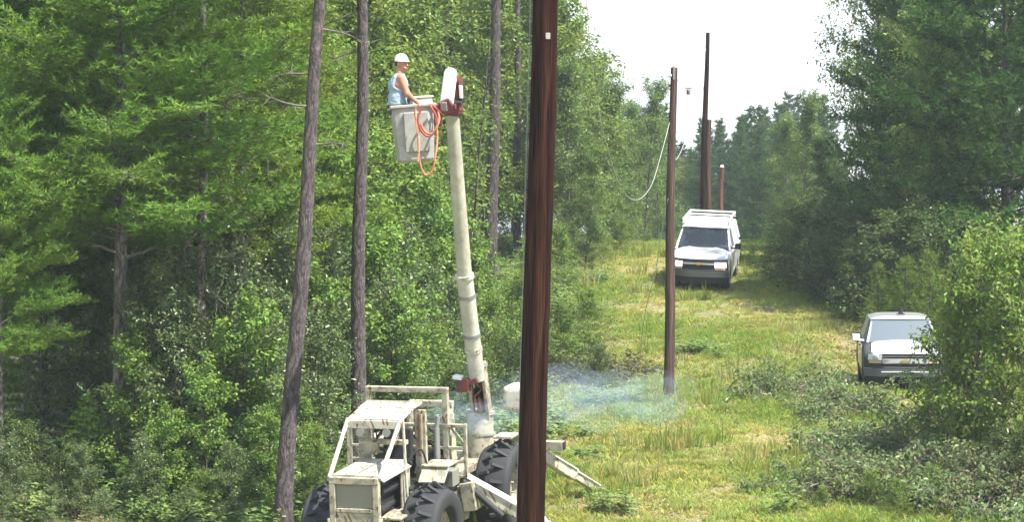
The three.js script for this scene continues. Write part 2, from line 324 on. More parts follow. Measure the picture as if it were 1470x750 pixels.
function plant(name, kind, pos, height, label, category, group, wide = 1, turn = null) {
  const k = kinds[kind], s = height / k.H;
  const t = thing(name, label, category, pos, turn ?? (plantTurn += 2.1), group);
  t.scale.set(s * wide, s, s * wide);
  part(t, name === 'shrub' ? 'stems' : 'trunk', k.wood, k.bark);
  const c = part(t, name === 'shrub' ? 'foliage' : 'crown', k.crown, k.mat); c.userData.kind = 'stuff';
  return t;
}
// height that reaches a photo row from the ground at this distance
const reach = (py, px, d) => P(px, py, d).y - onGround(px, d).y;
function row(name, kind, list, label, category, group) { for (const [px, d, top, wide = 1] of list) plant(name, kind, onGround(px, d), reach(top, px, d), label, category, group, wide); }

// left: soft-needled conifers by the machine
plant('conifer_tree', 'hemlock', onGround(172, 46), 13.5, 'tall soft-needled conifer with pale grey trunk and broad bright boughs over the leafy understory', 'tree', null, 1.12, 0.4);
row('conifer_tree', 'hemlock', [[45, 52, -420, 1.1], [-80, 47, -300, 1.1]], 'deep green feathery conifer crowding the woods behind the pale-trunked conifer', 'tree', 'feathery conifers on the wooded edge');
row('young_conifer', 'youngHemlock', [[70, 49, 330, 1.2], [125, 45, 560, 1.4]], 'young bright green conifer with boughs down to the ground beside the pale trunk', 'tree', 'young conifers below the tall ones');
row('larch_tree', 'larch', [[352, 50.5, -330, 1.0], [415, 56, -260, 1.0], [255, 55, -300, 1.0]], 'yellow-green soft conifer glowing in the sun behind the leaning grey pine', 'tree', 'sunlit yellow-green conifers');
row('conifer_tree', 'hemlock', [[0, 43.6, 90, 0.85], [95, 49.5, 60, 0.8]], 'half-grown feathery conifer with low bright boughs below the tall conifers', 'tree', 'half-grown conifers at the woods edge');
row('young_conifer', 'youngHemlock', [[250, 57, 120, 1.0], [90, 58, 60, 1], [360, 60, 30, 1]], 'slender conifer standing back among the trunks of the woods', 'tree', 'conifers deep in the woods');
// understory in front of and between the trunks
row('glossy_sapling', 'glossy', [[240, 48, 330], [345, 49, 300], [400, 47, 420], [300, 46, 520], [60, 48, 290], [200, 47.5, 420], [455, 52, 330], [590, 56, 330], [470, 47.5, 470], [215, 45.5, 380], [265, 45, 430], [330, 46.5, 350], [372, 45, 470], [180, 48.5, 320], [300, 49.5, 270], [395, 48.5, 330], [210, 42.9, 630, 1.2], [335, 42.8, 640, 1.2], [110, 42.6, 640, 1.3], [20, 42.4, 630, 1.3], [270, 42.5, 700, 1.4], [640, 55, 400], [570, 50.5, 400], [5, 41.7, 690, 1.6], [70, 41.6, 700, 1.6], [150, 41.6, 706, 1.6]], 'dark glossy-leaved sapling glinting in the undergrowth', 'sapling', 'glossy saplings in the undergrowth');
row('sapling', 'sapling', [[385, 52, 250], [230, 43.4, 590], [300, 43.8, 520], [385, 44, 590], [345, 44.8, 430], [200, 45, 480], [350, 46, 480], [440, 49, 400], [255, 50, 400], [140, 49, 430], [470, 55, 180], [555, 54, 300], [600, 60, 250], [645, 62, 300], [690, 66, 340], [425, 46, 560], [330, 44.5, 640], [250, 44, 600], [180, 43.5, 660], [560, 50, 430], [500, 62, 200]], 'light green leafy sapling growing between the pine trunks', 'sapling', 'light saplings between the trunks');
row('shrub', 'shrubLight', [[340, 43.5, 680], [290, 43, 680], [455, 43.6, 620, 0.7], [580, 51, 500], [620, 54, 470], [655, 58, 450], [740, 64, 400], [805, 62, 440, 1.1], [845, 66, 420, 1.1], [700, 62, 430], [545, 52, 470]], 'bright leafy shrub along the foot of the woods', 'shrub', 'bright shrubs along the woods');
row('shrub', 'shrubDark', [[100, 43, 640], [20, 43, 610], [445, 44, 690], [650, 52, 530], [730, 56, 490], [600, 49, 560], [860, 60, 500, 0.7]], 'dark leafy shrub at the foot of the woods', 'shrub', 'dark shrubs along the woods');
// back wall of the left woods
row('leafy_tree', 'oakA', [[515, 74, -140], [650, 93, -120], [740, 97, -70], [330, 66, -200], [460, 70, -160], [762, 98, -30], [200, 62, -150], [20, 72, -200], [110, 76, -180], [-60, 66, -200], [280, 80, -160], [390, 84, -140], [705, 104, -60], [755, 108, -40], [640, 106, -90], [585, 98, -90], [545, 92, -60]], 'tall spreading broadleaf tree in the wall of woods along the clearing', 'tree', 'broadleaf trees of the woods');
row('leafy_tree', 'oakB', [[1345, 77, 50, 0.95]], 'slim yellow-green tree standing before the large dark pine', 'tree');
row('leafy_tree', 'oakB', [[565, 70, -60], [690, 87, -20], [520, 64, -40], [790, 90, -60], [420, 60, 20], [808, 104, 20], [862, 114, 90]], 'slim yellow-green broadleaf tree at the sunny edge of the woods', 'tree', 'yellow-green trees of the woods edge');
row('leafy_tree', 'aspen', [[822, 86, 90], [820, 88, 110], [860, 94, 120], [882, 105, 140], [915, 118, 150], [925, 112, 118, 0.9], [945, 124, 168], [606, 74, 130], [840, 84, 215]], 'slender pale-barked leafy tree stepping back along the clearing edge', 'tree', 'slender trees along the clearing edge');
row('shrub', 'shrubLight', [[800, 78, 325], [850, 84, 318], [890, 90, 320], [770, 72, 350], [905, 96, 325], [930, 100, 330], [712, 99, 290], [742, 97, 300], [680, 98, 290], [1080, 86, 352, 0.8], [1105, 88, 345]], 'low light green bush on the far slope near the white vehicle', 'shrub', 'bushes on the far slope');
// far pines closing the corridor
{
  const R = rng(5), list = [];
  for (let i = 0; i < 46; i++) { const px = 880 + i * 7 + (R() - 0.5) * 12; list.push([px, 150 + R() * 55, 150 + Math.abs(px - 985) * -0.16 + R() * 50 + (px > 960 && px < 1060 ? 22 : 0), 1.15]); }
  list.push([1010, 140, 170], [1090, 138, 150], [1060, 150, 165], [960, 135, 160], [935, 128, 195]);
  row('pine_tree', 'farPine', list, 'distant hazy pine closing the end of the clearing', 'tree', 'distant pines');
}
// right: dark conifers, leafy trees and brush
plant('pine_tree', 'pine', onGround(1445, 74), 16, 'large dark pine towering behind the light green bush and dark pickup', 'tree', null, 1.0, 1.2);
plant('pine_tree', 'pine', onGround(1318, 84), 14.5, 'dark full pine on the clearing edge with a bough reaching toward the sky gap', 'tree', null, 0.82, 3.4);
row('pine_tree', 'pine', [[1600, 84, -420], [1400, 94, -330], [1306, 97, -190, 0.72]], 'dark pine standing deeper in the shaded woods behind the pickup', 'tree', 'shaded pines behind the pickup');
row('leafy_tree', 'aspen', [[1150, 104, 135, 0.9], [1185, 96, 200, 0.9], [1130, 116, 170]], 'light green tree on the sunny corner between the pines and the far woods', 'tree', 'light trees on the sunny corner');
row('leafy_tree', 'oakA', [[1252, 90, -70, 0.72], [1370, 80, 20], [1390, 98, -170]], 'dusky broadleaf tree mixed among the dark pines', 'tree', 'dusky trees among the pines');
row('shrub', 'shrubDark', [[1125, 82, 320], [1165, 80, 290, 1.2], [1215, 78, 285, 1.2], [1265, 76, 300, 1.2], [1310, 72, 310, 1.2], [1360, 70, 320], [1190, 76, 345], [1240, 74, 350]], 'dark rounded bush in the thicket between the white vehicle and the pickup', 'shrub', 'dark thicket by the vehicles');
row('young_pine', 'bushPine', [[1262, 70, 372, 1.1], [1298, 69, 362, 1.2], [1335, 68, 350, 1.1]], 'young light green pine bush at the foot of the dark thicket', 'tree', 'young pines by the thicket');
row('shrub', 'shrubLight', [[1440, 49, 345, 0.8], [1400, 48, 362, 0.72], [1480, 47, 365, 0.8], [1375, 49, 410, 0.6]], 'tall bright yellow-green bush partly hiding the pickup', 'shrub', 'bright bushes beside the pickup');
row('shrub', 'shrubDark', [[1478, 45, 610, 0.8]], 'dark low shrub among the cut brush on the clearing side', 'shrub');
row('shrub', 'shrubLight', [[1340, 44.8, 672, 0.9], [1250, 45, 678, 1.1], [1180, 44.8, 700, 1.2], [1290, 44.3, 690, 1.2], [1140, 45, 722, 1.2]], 'low fresh green shrub in front of the brush heaps', 'shrub', 'fresh low shrubs before the brush');
console.log('plants');

// bare pine trunks
function bigPine(base, top, r, crownH, label, stubs, seed, bark = M.pinebark) {
  const t = thing('tall_pine', label, 'tree', base), R = rng(seed), w = new Buf();
  const end = top.clone().sub(base), pts = [];
  for (let k = 0; k <= 16; k++) { const q = end.clone().multiplyScalar(k / 16); q.x += Math.sin(k * 0.7 + seed) * 0.025; q.z += Math.cos(k * 0.9) * 0.03; pts.push(q); }
  pts[0].y -= 0.3; w.tube(pts, pts.map((_, k) => r * (1 - 0.028 * k) * (k === 0 ? 1.25 : 1)), 14);
  part(t, 'trunk', w.geo(), bark);
  for (const [u, a, L] of stubs) {
    const sb = new Buf(), p = along(pts, u), q = limbPath(p, V(Math.cos(a), 0.12 - R() * 0.3, Math.sin(a)), L, 5, -0.1, R, 0.35); sb.tube(q, taper(6, 0.022, 0.006), 5);
    for (let k = 0; k < 11; k++) sb.tube(limbPath(along(q, 0.35 + R() * 0.6), unit(R), L * 0.35, 3, 0, R, 0.3), taper(4, 0.007, 0.003), 3);
    part(t, 'dead_branch', sb.geo(), M.deadwood);
  }
  const c = part(t, 'crown', kinds.crownPine.crown, M.needle); c.userData.kind = 'stuff'; c.position.copy(end).add(V(0, -1.6, 0)); c.scale.setScalar(crownH / 8);
  const c2 = part(t, 'upper_trunk', kinds.crownPine.wood, M.pinebark); c2.position.copy(c.position); c2.scale.copy(c.scale);
  return t;
}
bigPine(onGround(405, 42.6), P(472, -160, 43.6), 0.16, 8, 'slim grey-barked pine leaning away from the machine in front of the leafy undergrowth', [[0.78, 0.3, 1.0], [0.71, 3.3, 0.8], [0.66, 2.8, 1.0], [0.84, 2.9, 1.2], [0.6, 0.2, 0.7]], 3);
bigPine(onGround(512, 48.5), P(523, -150, 49), 0.165, 8, 'straight dark pine trunk rising just behind the machine canopy with broken side branches', [[0.93, 3.5, 0.9], [0.88, 3.0, 1.0], [0.80, 3.2, 1.0], [0.73, 3.3, 0.7], [0.95, 0.4, 0.6]], 7);
bigPine(onGround(704, 80), P(716, -130, 80), 0.225, 8, 'bare pine trunk upslope between the raised boom and the near utility pole', [[0.8, 2.5, 0.8], [0.9, 0.5, 0.8]], 9);
bigPine(onGround(742, 88), P(744, -120, 88), 0.15, 7, 'thin dim pine trunk half hidden beside the near utility pole', [[0.8, 2.5, 0.6]], 15);
bigPine(onGround(288, 45.6), P(294, -220, 47.6), 0.105, 7, 'grey slender pine trunk wrapped in dead twigs amid the undergrowth', [[0.36, 0.4, 1.2], [0.42, 2.9, 1.3], [0.48, 3.5, 1.3], [0.53, 0.2, 1.4], [0.5, 2.4, 1.2], [0.57, 2.9, 1.2], [0.6, 0.8, 1.1], [0.3, 1.0, 1.2], [0.25, 0.2, 1.0], [0.55, 1.6, 1.2], [0.45, 1.2, 1.2], [0.5, 0.9, 1.3], [0.54, 1.9, 1.3], [0.58, 2.2, 1.2], [0.47, 2.6, 1.4], [0.52, 3.2, 1.4], [0.61, 0.3, 1.2], [0.4, 1.9, 1.2]], 21, M.greybark);
{ // thin leaning sapling stem behind the boom
  const b = onGround(668, 62), e = P(700, 60, 63), t = thing('bare_sapling', 'thin dark leaning sapling stem behind the raised boom', 'sapling', b), w = new Buf(), q = [];
  for (let k = 0; k <= 8; k++) q.push(e.clone().sub(b).multiplyScalar(k / 8).add(V(Math.sin(k) * 0.04, k ? 0 : -0.2, 0)));
  w.tube(q, taper(9, 0.05, 0.015), 6); part(t, 'trunk', w.geo(), M.bark);
  const lv = new Buf(), R = rng(8); for (let k = 0; k < 26; k++) cluster(lv, R, along(q, 0.5 + 0.5 * R()).add(unit(R).multiplyScalar(0.35)), 0.2, 12, 0.12, 0.07, [0.09, 0.15, 0.03]);
  part(t, 'crown', lv.geo(), M.leaf).userData.kind = 'stuff';
}
// cut brush heaps
function brushHeap(pos, rx, h, seed, label, col, n = 46) {
  const t = thing('brush_heap', label, 'brush pile', pos, 0, 'heaps of cut brush'), R = rng(seed), w = new Buf(), lv = new Buf();
  for (let i = 0; i < n; i++) {
    const a = R() * 6.28, r = Math.sqrt(R()) * rx, x = Math.cos(a) * r, z = Math.sin(a) * r * 0.7, gy = ground(pos.x + x, pos.z + z) - pos.y;
    const top = h * (1 - Math.pow(r / rx, 2)) * R(), b = R() * 6.28;
    const q = limbPath(V(x - Math.cos(b) * 0.4, gy + top * 0.5 + 0.02, z - Math.sin(b) * 0.4), V(Math.cos(b), 0.35 * R() + 0.05, Math.sin(b)), 0.8 + R() * 0.9, 5, -0.25, R, 0.35);
    w.tube(q, taper(6, 0.012 + R() * 0.015, 0.004), 5);
    for (let k = 0; k < 10; k++) {
      const s = limbPath(along(q, 0.25 + R() * 0.75), heading(q, 0.5).addScaledVector(unit(R), 0.9), 0.25 + R() * 0.3, 3, -0.2, R, 0.3); w.tube(s, taper(4, 0.006, 0.002), 3);
      if (R() < 0.9) cluster(lv, R, along(s, 0.8), 0.15, 12, 0.1, 0.055, tint(R, col, 0.2, 0.4), 0.5);
    }
  }
  part(t, 'branches', w.geo(), M.deadwood); part(t, 'leaves', lv.geo(), M.leaf).userData.kind = 'stuff';
}
const wilt = [0.12, 0.22, 0.08];
brushHeap(onGround(1300, 51), 2.3, 1.35, 1, 'largest grey-green heap of cut brush in front of the pickup', wilt, 90);
brushHeap(onGround(1400, 49), 2.0, 1.6, 2, 'heap of cut brush with bare grey limbs under the bright bush', wilt, 70);
brushHeap(onGround(1130, 60), 1.5, 0.6, 3, 'small wilted brush heap lying alone in the open grass', wilt, 44);
brushHeap(onGround(1445, 46.6), 1.9, 1.7, 9, 'tall leafy brush heap tangled below the bright bushes', wilt, 80);
brushHeap(onGround(1410, 44.9), 1.5, 0.9, 10, 'flat brush heap with pale limbs closest to the dark low shrub', wilt, 60);
brushHeap(onGround(1230, 46.5), 1.6, 0.9, 4, 'wilted brush heap nearest the bare soil patch', wilt, 60);
brushHeap(onGround(1215, 57), 1.3, 0.6, 5, 'low brush heap beside the front of the pickup', wilt, 40);
brushHeap(onGround(820, 63), 2.2, 0.7, 6, 'low tangle of cut green branches at the woods edge beyond the smoke', [0.085, 0.12, 0.055], 60);
brushHeap(onGround(1330, 46), 2.0, 1.1, 8, 'twiggy brown-grey brush heap beside the low shrubs', [0.10, 0.14, 0.065], 70);

// ---------------------------------------------------------------- utility poles and lines
function pole(base, top, r0, r1, mat, label, extra) {
  const t = thing('utility_pole', label, 'pole', base, 0, null), b = new Buf(), R = rng(Math.round(r0 * 1000 + base.z * 10));
  const end = top.clone().sub(base), seg = 96, rows = 60, knots = Array.from({ length: 14 }, () => [R() * 6.28, R(), 0.6 + R()]);
  const cracks = Array.from({ length: 16 }, () => [Math.floor(R() * seg), R() * 0.85, 0.08 + R() * 0.3]);
  for (let k = 0; k <= rows; k++) {
    const u = k / rows, c = end.clone().multiplyScalar(u); c.x += 0.022 * Math.sin(u * 7 + r0 * 50); if (!k) c.y -= 0.4;
    for (let s = 0; s <= seg; s++) {
      const a = s / seg * Math.PI * 2; let r = (r0 + (r1 - r0) * u) * (1 + 0.012 * noise.noise(Math.cos(a) * 2 + u * 3, Math.sin(a) * 2, u * 6));
      for (const [cs, c0, cl] of cracks) if (s % seg === (cs + Math.round(u * 2)) % seg && u > c0 && u < c0 + cl) r -= r0 * 0.10;
      for (const [ka, ku, kr] of knots) { const da = Math.atan2(Math.sin(a - ka), Math.cos(a - ka)) * r0, du = (u - ku) * end.length(); r += 0.012 * kr * Math.exp(-(da * da + du * du * 0.3) / 0.0025); }
      b.v(c.x + Math.cos(a) * r, c.y, c.z + Math.sin(a) * r, null, s / seg, u * end.length() / 3);
    }
  }
  const n = seg + 1; for (let k = 0; k < rows; k++) for (let s = 0; s < seg; s++) { const p = k * n + s, q = p + n; b.tri(p, q, p + 1); b.tri(p + 1, q, q + 1); }
  const e = b.v(end.x, end.y + 0.01, end.z, null); for (let s = 0; s < seg; s++) b.tri(rows * n + s, e, rows * n + s + 1);
  part(t, 'shaft', b.geo(), mat); if (extra) extra(t, end); return t;
}
pole(onGround(757.5, 30), P(786, -260, 30), 0.178, 0.145, M.pole, 'thick dark brown creosoted utility pole standing in front of the machine', t => {
  const at = P(784, 53, 30).sub(t.position), f = V(0.35, 0, 1).normalize();
  const g = part(t, 'number_tag', bx(0.055, 0.075, 0.006, [0, 0, 0], [0, 0.2, 0], 0.002), std(lin(0.30, 0.29, 0.27), 0.6)); g.position.copy(at).add(V(0.02, 0, 0.163));
  part(t, 'ground_wire', hose([0, 0.25, 0.5, 0.75, 1].map(u => P(757.5 + (786 - 757.5) * u, 900 - 1150 * u, 30).sub(t.position).add(V(-0.172 + 0.025 * u, 0, 0.02))), 0.006, 20, 5), M.steel);
});
const poleB = pole(onGround(959, 60), P(966.5, 97, 60), 0.135, 0.082, M.poleGrey, 'weathered slender utility pole standing free in the grass of the clearing', (t, e) => {
  part(t, 'pole_guard', [bx(0.05, 1.5, 0.02, [0.123, 1.0, 0.06], [0, 0.9, -0.012])], std(lin(0.62, 0.33, 0.07), 0.7));
  part(t, 'top_pin', [pipe(e.clone().add(V(0, -0.3, 0.09)), e.clone().add(V(0, 0.03, 0.09)), 0.02)], M.steel);
  part(t, 'insulator', [new THREE.SphereGeometry(0.05, 10, 8).translate(e.x - 0.09, e.y - 0.2, e.z + 0.05)], M.white);
});
pole(onGround(1008, 90), P(1015, 47, 90), 0.15, 0.07, M.pole, 'tallest thin dark utility pole rising behind the white vehicle');
pole(onGround(1015.5, 96), P(1017, 172, 96), 0.125, 0.10, M.poleGrey, 'shorter utility pole tight against the tallest thin pole behind the white vehicle');
pole(onGround(1033, 116), P(1036, 240, 116), 0.125, 0.10, M.poleRed, 'short reddish utility pole beyond the white vehicle roof', (t, e) => part(t, 'pole_cap', [new THREE.CylinderGeometry(0.06, 0.1, 0.1, 12).translate(e.x, e.y + 0.05, e.z)], M.white));
function wire(pts, r, label, mat = M.alu) { const m = new THREE.Mesh(hose(pts, r, 60, 5), mat); m.name = numbered('wire'); m.castShadow = true; scene.add(m); return tag(m, label, 'wire'); }
wire([P(961, 176, 59.95), P(948, 225, 58.5), P(934, 268, 56.5), P(915, 287, 54.5), P(893, 272, 52), P(866, 190, 48.5), P(852, 112, 46), P(838, -30, 42), P(792, -240, 30.3)], 0.0065, 'slack pale wire looping down from the weathered pole toward the woods');
{ const g = onGround(903, 63.5); wire([P(959, 285, 59.9), P(950, 330, 60.2), P(941, 390, 61), P(928, 440, 62), g.clone().add(V(0.15, 0.25, 0)), g.clone().add(V(-0.1, 0.02, 0.1))], 0.011, 'pale wire hanging from the weathered pole down to the grass'); }
wire([P(964, 230, 60.05), P(973, 226, 66), P(985, 195, 74), P(998, 140, 82), P(1013, 70, 89.9)], 0.008, 'thin slack wire sagging between the weathered pole and the tallest thin pole');
{
  const a = P(966, 104, 60.05), m = P(988, 127, 74), e = P(1013.5, 62, 89.9);
  wire([a, P(976, 121, 67), m, P(1001, 105, 82), e], 0.004, 'hair-thin upper wire carrying the dark insulator', M.steel);
  const t = thing('line_insulator', 'small dark insulator hanging on the wire in the open sky', 'insulator', m);
  part(t, 'skirts', [0, 1, 2].map(k => new THREE.CylinderGeometry(0.05, 0.085 - k * 0.01, 0.05, 14).translate(0, -0.06 - k * 0.05, 0)), M.ceramic);
  part(t, 'clamp', [bx(0.2, 0.04, 0.05, [0, -0.005, 0])], M.ceramic);
}
console.log('poles');

// ---------------------------------------------------------------- bucket machine (articulated skidder carrier with boom)
const MD = 41, mBase = onGround(594, MD);
const mac = thing('bucket_lift_machine', 'cream off-road machine with open canopy, raised boom and personnel bucket', 'lift machine', mBase);
mac.rotation.set(0.088, -0.314, 0, 'YXZ'); mac.scale.setScalar(1.11); mac.updateMatrixWorld(true);
const ml = (px, py, d) => mac.worldToLocal(P(px, py, d));
function tyreGeo(R0, w, lugs) { // tractor tyre round the x axis
  const pr = [[0.56, -0.42], [0.66, -0.5], [0.82, -0.53], [0.92, -0.5], [0.955, -0.4], [0.965, 0], [0.955, 0.4], [0.92, 0.5], [0.82, 0.53], [0.66, 0.5], [0.56, 0.42], [0.56, -0.42]].map(([r, y]) => new THREE.Vector2(r * R0, y * w));
  const g = [new THREE.LatheGeometry(pr, 40)];
  for (let k = 0; k < lugs; k++) for (const s of [-1, 1]) {
    const a = (k + (s > 0 ? 0.5 : 0)) / lugs * Math.PI * 2, l = bx(0.055 * R0 / 0.72, w * 0.56, 0.07 * R0, [0, 0, 0], [0, 0, 0], 0.008);
    l.applyMatrix4(new THREE.Matrix4().makeRotationZ(Math.PI / 2)); // long side along x
    l.applyMatrix4(new THREE.Matrix4().makeRotationY(s * 0.62)); l.translate(s * w * 0.25, 0, 0);
    // x -> tyre axis (y), surface normal z -> radial
    const m = new THREE.Matrix4().makeBasis(V(0, 1, 0), V(-Math.sin(a), 0, Math.cos(a)), V(Math.cos(a), 0, Math.sin(a))).setPosition(Math.cos(a) * R0 * 0.975, 0, Math.sin(a) * R0 * 0.975);
    l.applyMatrix4(m); g.push(l);
  }
  return mergeGeometries(g.map(clean)).rotateZ(-Math.PI / 2);
}
{
  const TR = 0.71, tg = tyreGeo(TR, 0.52, 18);
  const rim = s => [new THREE.LatheGeometry([[0.0, -0.02], [0.1, -0.02], [0.12, 0.06], [0.2, 0.07], [0.3, -0.03], [0.36, -0.06], [0.4, 0.14], [0.415, 0.2], [0.415, -0.2]].map(([r, y]) => new THREE.Vector2(r, y)), 28).rotateZ(-Math.PI / 2).scale(s, 1, 1),
    ...Array.from({ length: 8 }, (_, k) => new THREE.CylinderGeometry(0.018, 0.018, 0.05, 6).rotateZ(Math.PI / 2).translate(s * 0.08, Math.cos(k * 0.785) * 0.2, Math.sin(k * 0.785) * 0.2))];
  for (const [x, z] of [[0.83, 1.45], [-0.67, 1.45], [0.95, -1.45], [-0.83, -1.45]]) {
    const w = new THREE.Group(); w.name = 'wheel'; w.position.set(x, z > 0 ? TR - 0.13 : TR, z); w.rotation.x = z * 0.9 + x; mac.add(w);
    part(w, 'tyre', tg, M.rubber); part(w, 'rim', rim(Math.sign(x)), M.cream);
  }
  part(mac, 'chassis', [bx(0.7, 0.34, 2.3, [0, 0.78, 1.1]), bx(0.62, 0.3, 2.9, [0, 0.78, -1.6]), pipe(V(0, 0.45, -0.15), V(0, 1.1, -0.15), 0.14), bx(0.9, 0.12, 2.6, [0, 1.02, -1.55])], M.cream);
  part(mac, 'axle', [pipe(V(-0.8, 0.72, 1.45), V(0.8, 0.72, 1.45), 0.13), bx(0.4, 0.36, 0.4, [0, 0.72, 1.45])], M.dark);
  part(mac, 'axle', [pipe(V(-0.8, 0.72, -1.45), V(0.8, 0.72, -1.45), 0.13), bx(0.4, 0.36, 0.4, [0, 0.72, -1.45])], M.dark);
  // engine hood: nose, top, side openings
  part(mac, 'nose_panel', [bx(0.74, 0.1, 0.1, [0, 1.51, 2.27]), bx(0.09, 0.86, 0.1, [-0.325, 1.03, 2.27]), bx(0.09, 0.86, 0.1, [0.325, 1.03, 2.27]), bx(0.56, 0.44, 0.07, [0, 0.84, 2.27]), bx(0.56, 0.06, 0.07, [0, 1.09, 2.28])], M.cream);
  part(mac, 'grille', [bx(0.56, 0.33, 0.02, [0, 1.29, 2.265], [0, 0, 0], 0.002), ...Array.from({ length: 11 }, (_, k) => bx(0.56, 0.008, 0.012, [0, 1.15 + k * 0.028, 2.278], [0, 0, 0], 0))], std(lin(0.26, 0.26, 0.215), 0.8));
  part(mac, 'hood', [bx(0.66, 0.04, 1.15, [0, 1.585, 1.68], [0.02, 0, 0]), bx(0.17, 0.03, 1.1, [0.355, 1.545, 1.68], [0.02, 0, -0.5]), bx(0.17, 0.03, 1.1, [-0.355, 1.545, 1.68], [0.02, 0, 0.5])], M.creamWhite);
  part(mac, 'hood_strap', [bx(0.025, 0.012, 1.0, [0.03, 1.612, 1.68], [0.02, 0, 0], 0)], M.steel);
  part(mac, 'engine', [bx(0.5, 0.62, 1.1, [0, 1.2, 1.6]), pipe(V(0.27, 1.3, 1.3), V(0.27, 1.3, 2.0), 0.06), pipe(V(0.2, 1.05, 1.2), V(0.3, 1.05, 2.1), 0.05)], M.dark);
  part(mac, 'side_panel', [bx(0.03, 0.55, 0.35, [0.37, 1.25, 1.25]), bx(0.03, 0.09, 1.2, [0.385, 0.93, 1.75])], M.cream);
  part(mac, 'side_panel', [bx(0.03, 0.55, 0.35, [-0.37, 1.25, 1.25]), bx(0.03, 0.09, 1.2, [-0.385, 0.93, 1.75])], M.cream);
  part(mac, 'step', [bx(0.3, 0.04, 0.5, [0.52, 0.98, 2.0]), bx(0.05, 0.4, 0.05, [0.62, 0.79, 2.1]), bx(0.05, 0.4, 0.05, [0.42, 0.79, 2.1])], M.cream);
  part(mac, 'push_blade', [bx(1.7, 0.5, 0.05, [0, 0.32, 2.75], [-0.2, 0, 0]), bx(0.08, 0.1, 1.1, [0.4, 0.45, 2.25], [0.1, 0, 0]), bx(0.08, 0.1, 1.1, [-0.4, 0.45, 2.25], [0.1, 0, 0])], M.cream);
  // canopy and its sloping guard bars
  part(mac, 'guard_bar', [pipe(V(-0.375, 1.54, 2.27), V(-0.4, 2.24, 1.44), 0.032)], M.creamWhite);
  part(mac, 'guard_bar', [pipe(V(0.375, 1.54, 2.27), V(0.4, 2.24, 1.44), 0.032)], M.creamWhite);
  const roof = part(mac, 'canopy', [bx(0.84, 0.035, 0.5, [0, 2.275, 1.19], [0.17, 0, 0]), bx(0.86, 0.03, 0.34, [0, 2.345, 0.76], [0.1, 0, 0]), bx(0.78, 0.12, 0.03, [-0.02, 2.17, 1.45], [0, 0, 0])], M.creamWhite);
  part(roof, 'roof_rib', [bx(0.86, 0.03, 0.05, [0, 2.372, 0.63]), bx(0.84, 0.02, 0.04, [0, 2.318, 0.95])], M.cream);
  part(mac, 'canopy_post', [pipe(V(0.42, 2.24, 1.40), V(0.44, 1.12, 1.36), 0.022)], M.creamWhite);
  part(mac, 'canopy_post', [pipe(V(-0.42, 2.24, 1.40), V(-0.44, 1.12, 1.36), 0.022)], M.creamWhite);
  part(mac, 'rear_post', [bx(0.17, 1.12, 0.07, [0.44, 1.72, 0.72]), bx(0.05, 1.0, 0.02, [0.45, 1.72, 0.762])], M.cream);
  part(mac, 'rear_post', [bx(0.17, 1.12, 0.07, [-0.44, 1.72, 0.72])], M.cream);
  part(mac, 'rust_strip', [bx(0.035, 0.6, 0.01, [0.43, 1.92, 0.776], [0, 0, 0], 0.002)], M.rust);
  part(mac, 'dashboard', [bx(0.72, 0.07, 0.1, [0, 1.86, 1.08]), bx(0.28, 0.2, 0.12, [-0.22, 1.78, 1.1])], M.cream);
  part(mac, 'seat', [bx(0.48, 0.1, 0.45, [0, 1.45, 0.75], [0, 0, 0], 0.04), bx(0.46, 0.5, 0.1, [0, 1.72, 0.5], [-0.12, 0, 0], 0.04)], M.dark);
  part(mac, 'steering_wheel', [new THREE.TorusGeometry(0.17, 0.014, 8, 28).rotateX(-0.7).translate(0.02, 1.88, 0.98), pipe(V(0.02, 1.88, 0.98), V(0.02, 1.7, 1.08), 0.02)], M.dark);
  part(mac, 'control_lever', [pipe(V(0.12, 1.85, 1.1), V(0.2, 2.16, 1.02), 0.014)], M.blueGrey);
  part(mac, 'control_lever', [pipe(V(0.19, 1.85, 1.1), V(0.25, 2.14, 1.02), 0.014)], M.blueGrey);
  part(mac, 'cab_floor', [bx(0.9, 0.05, 1.0, [0, 1.2, 0.75]), bx(0.85, 0.35, 0.05, [0, 1.4, 0.35])], M.dark);
  part(mac, 'fender', [bx(0.42, 0.03, 0.5, [0.72, 1.5, 0.72]), bx(0.4, 0.03, 0.35, [0.72, 1.4, 1.0], [0.7, 0, 0])], M.cream);
  // rack behind the cab
  const rk = 0.1, rack = part(mac, 'rack', [bx(1.86, 0.055, 0.06, [0, 1.95, rk]), bx(1.8, 0.05, 0.05, [0, 1.62, rk]), bx(1.8, 0.045, 0.05, [0, 1.42, rk]), bx(1.86, 0.05, 0.06, [0, 1.2, rk])], M.cream);
  for (const x of [0.29, 0.9, -0.29, -0.9]) part(rack, 'upright', [bx(0.05, 0.8, 0.055, [x, 1.585, rk])], M.cream);
  for (const [a, b] of [[[0.32, 1.9], [0.58, 1.66]], [[0.88, 1.6], [0.62, 1.24]], [[0.66, 1.92], [0.86, 1.66]], [[-0.32, 1.9], [-0.58, 1.66]], [[-0.88, 1.6], [-0.62, 1.24]]]) part(rack, 'brace', [bar(V(a[0], a[1], rk - 0.05), V(b[0], b[1], rk - 0.05), 0.04, 0.04)], M.cream);
  part(mac, 'overhead_frame', [bx(0.09, 1.4, 0.09, [0.6, 1.78, rk - 0.02]), bx(0.09, 1.4, 0.09, [-0.6, 1.78, rk - 0.02]), bx(1.29, 0.085, 0.1, [0, 2.47, rk - 0.02])], M.cream);
  part(mac, 'winch', [pipe(V(-0.3, 1.42, -0.55), V(0.3, 1.42, -0.55), 0.2, 0.2, 20), bx(0.06, 0.5, 0.5, [0.34, 1.4, -0.55]), bx(0.06, 0.5, 0.5, [-0.34, 1.4, -0.55])], M.dark);
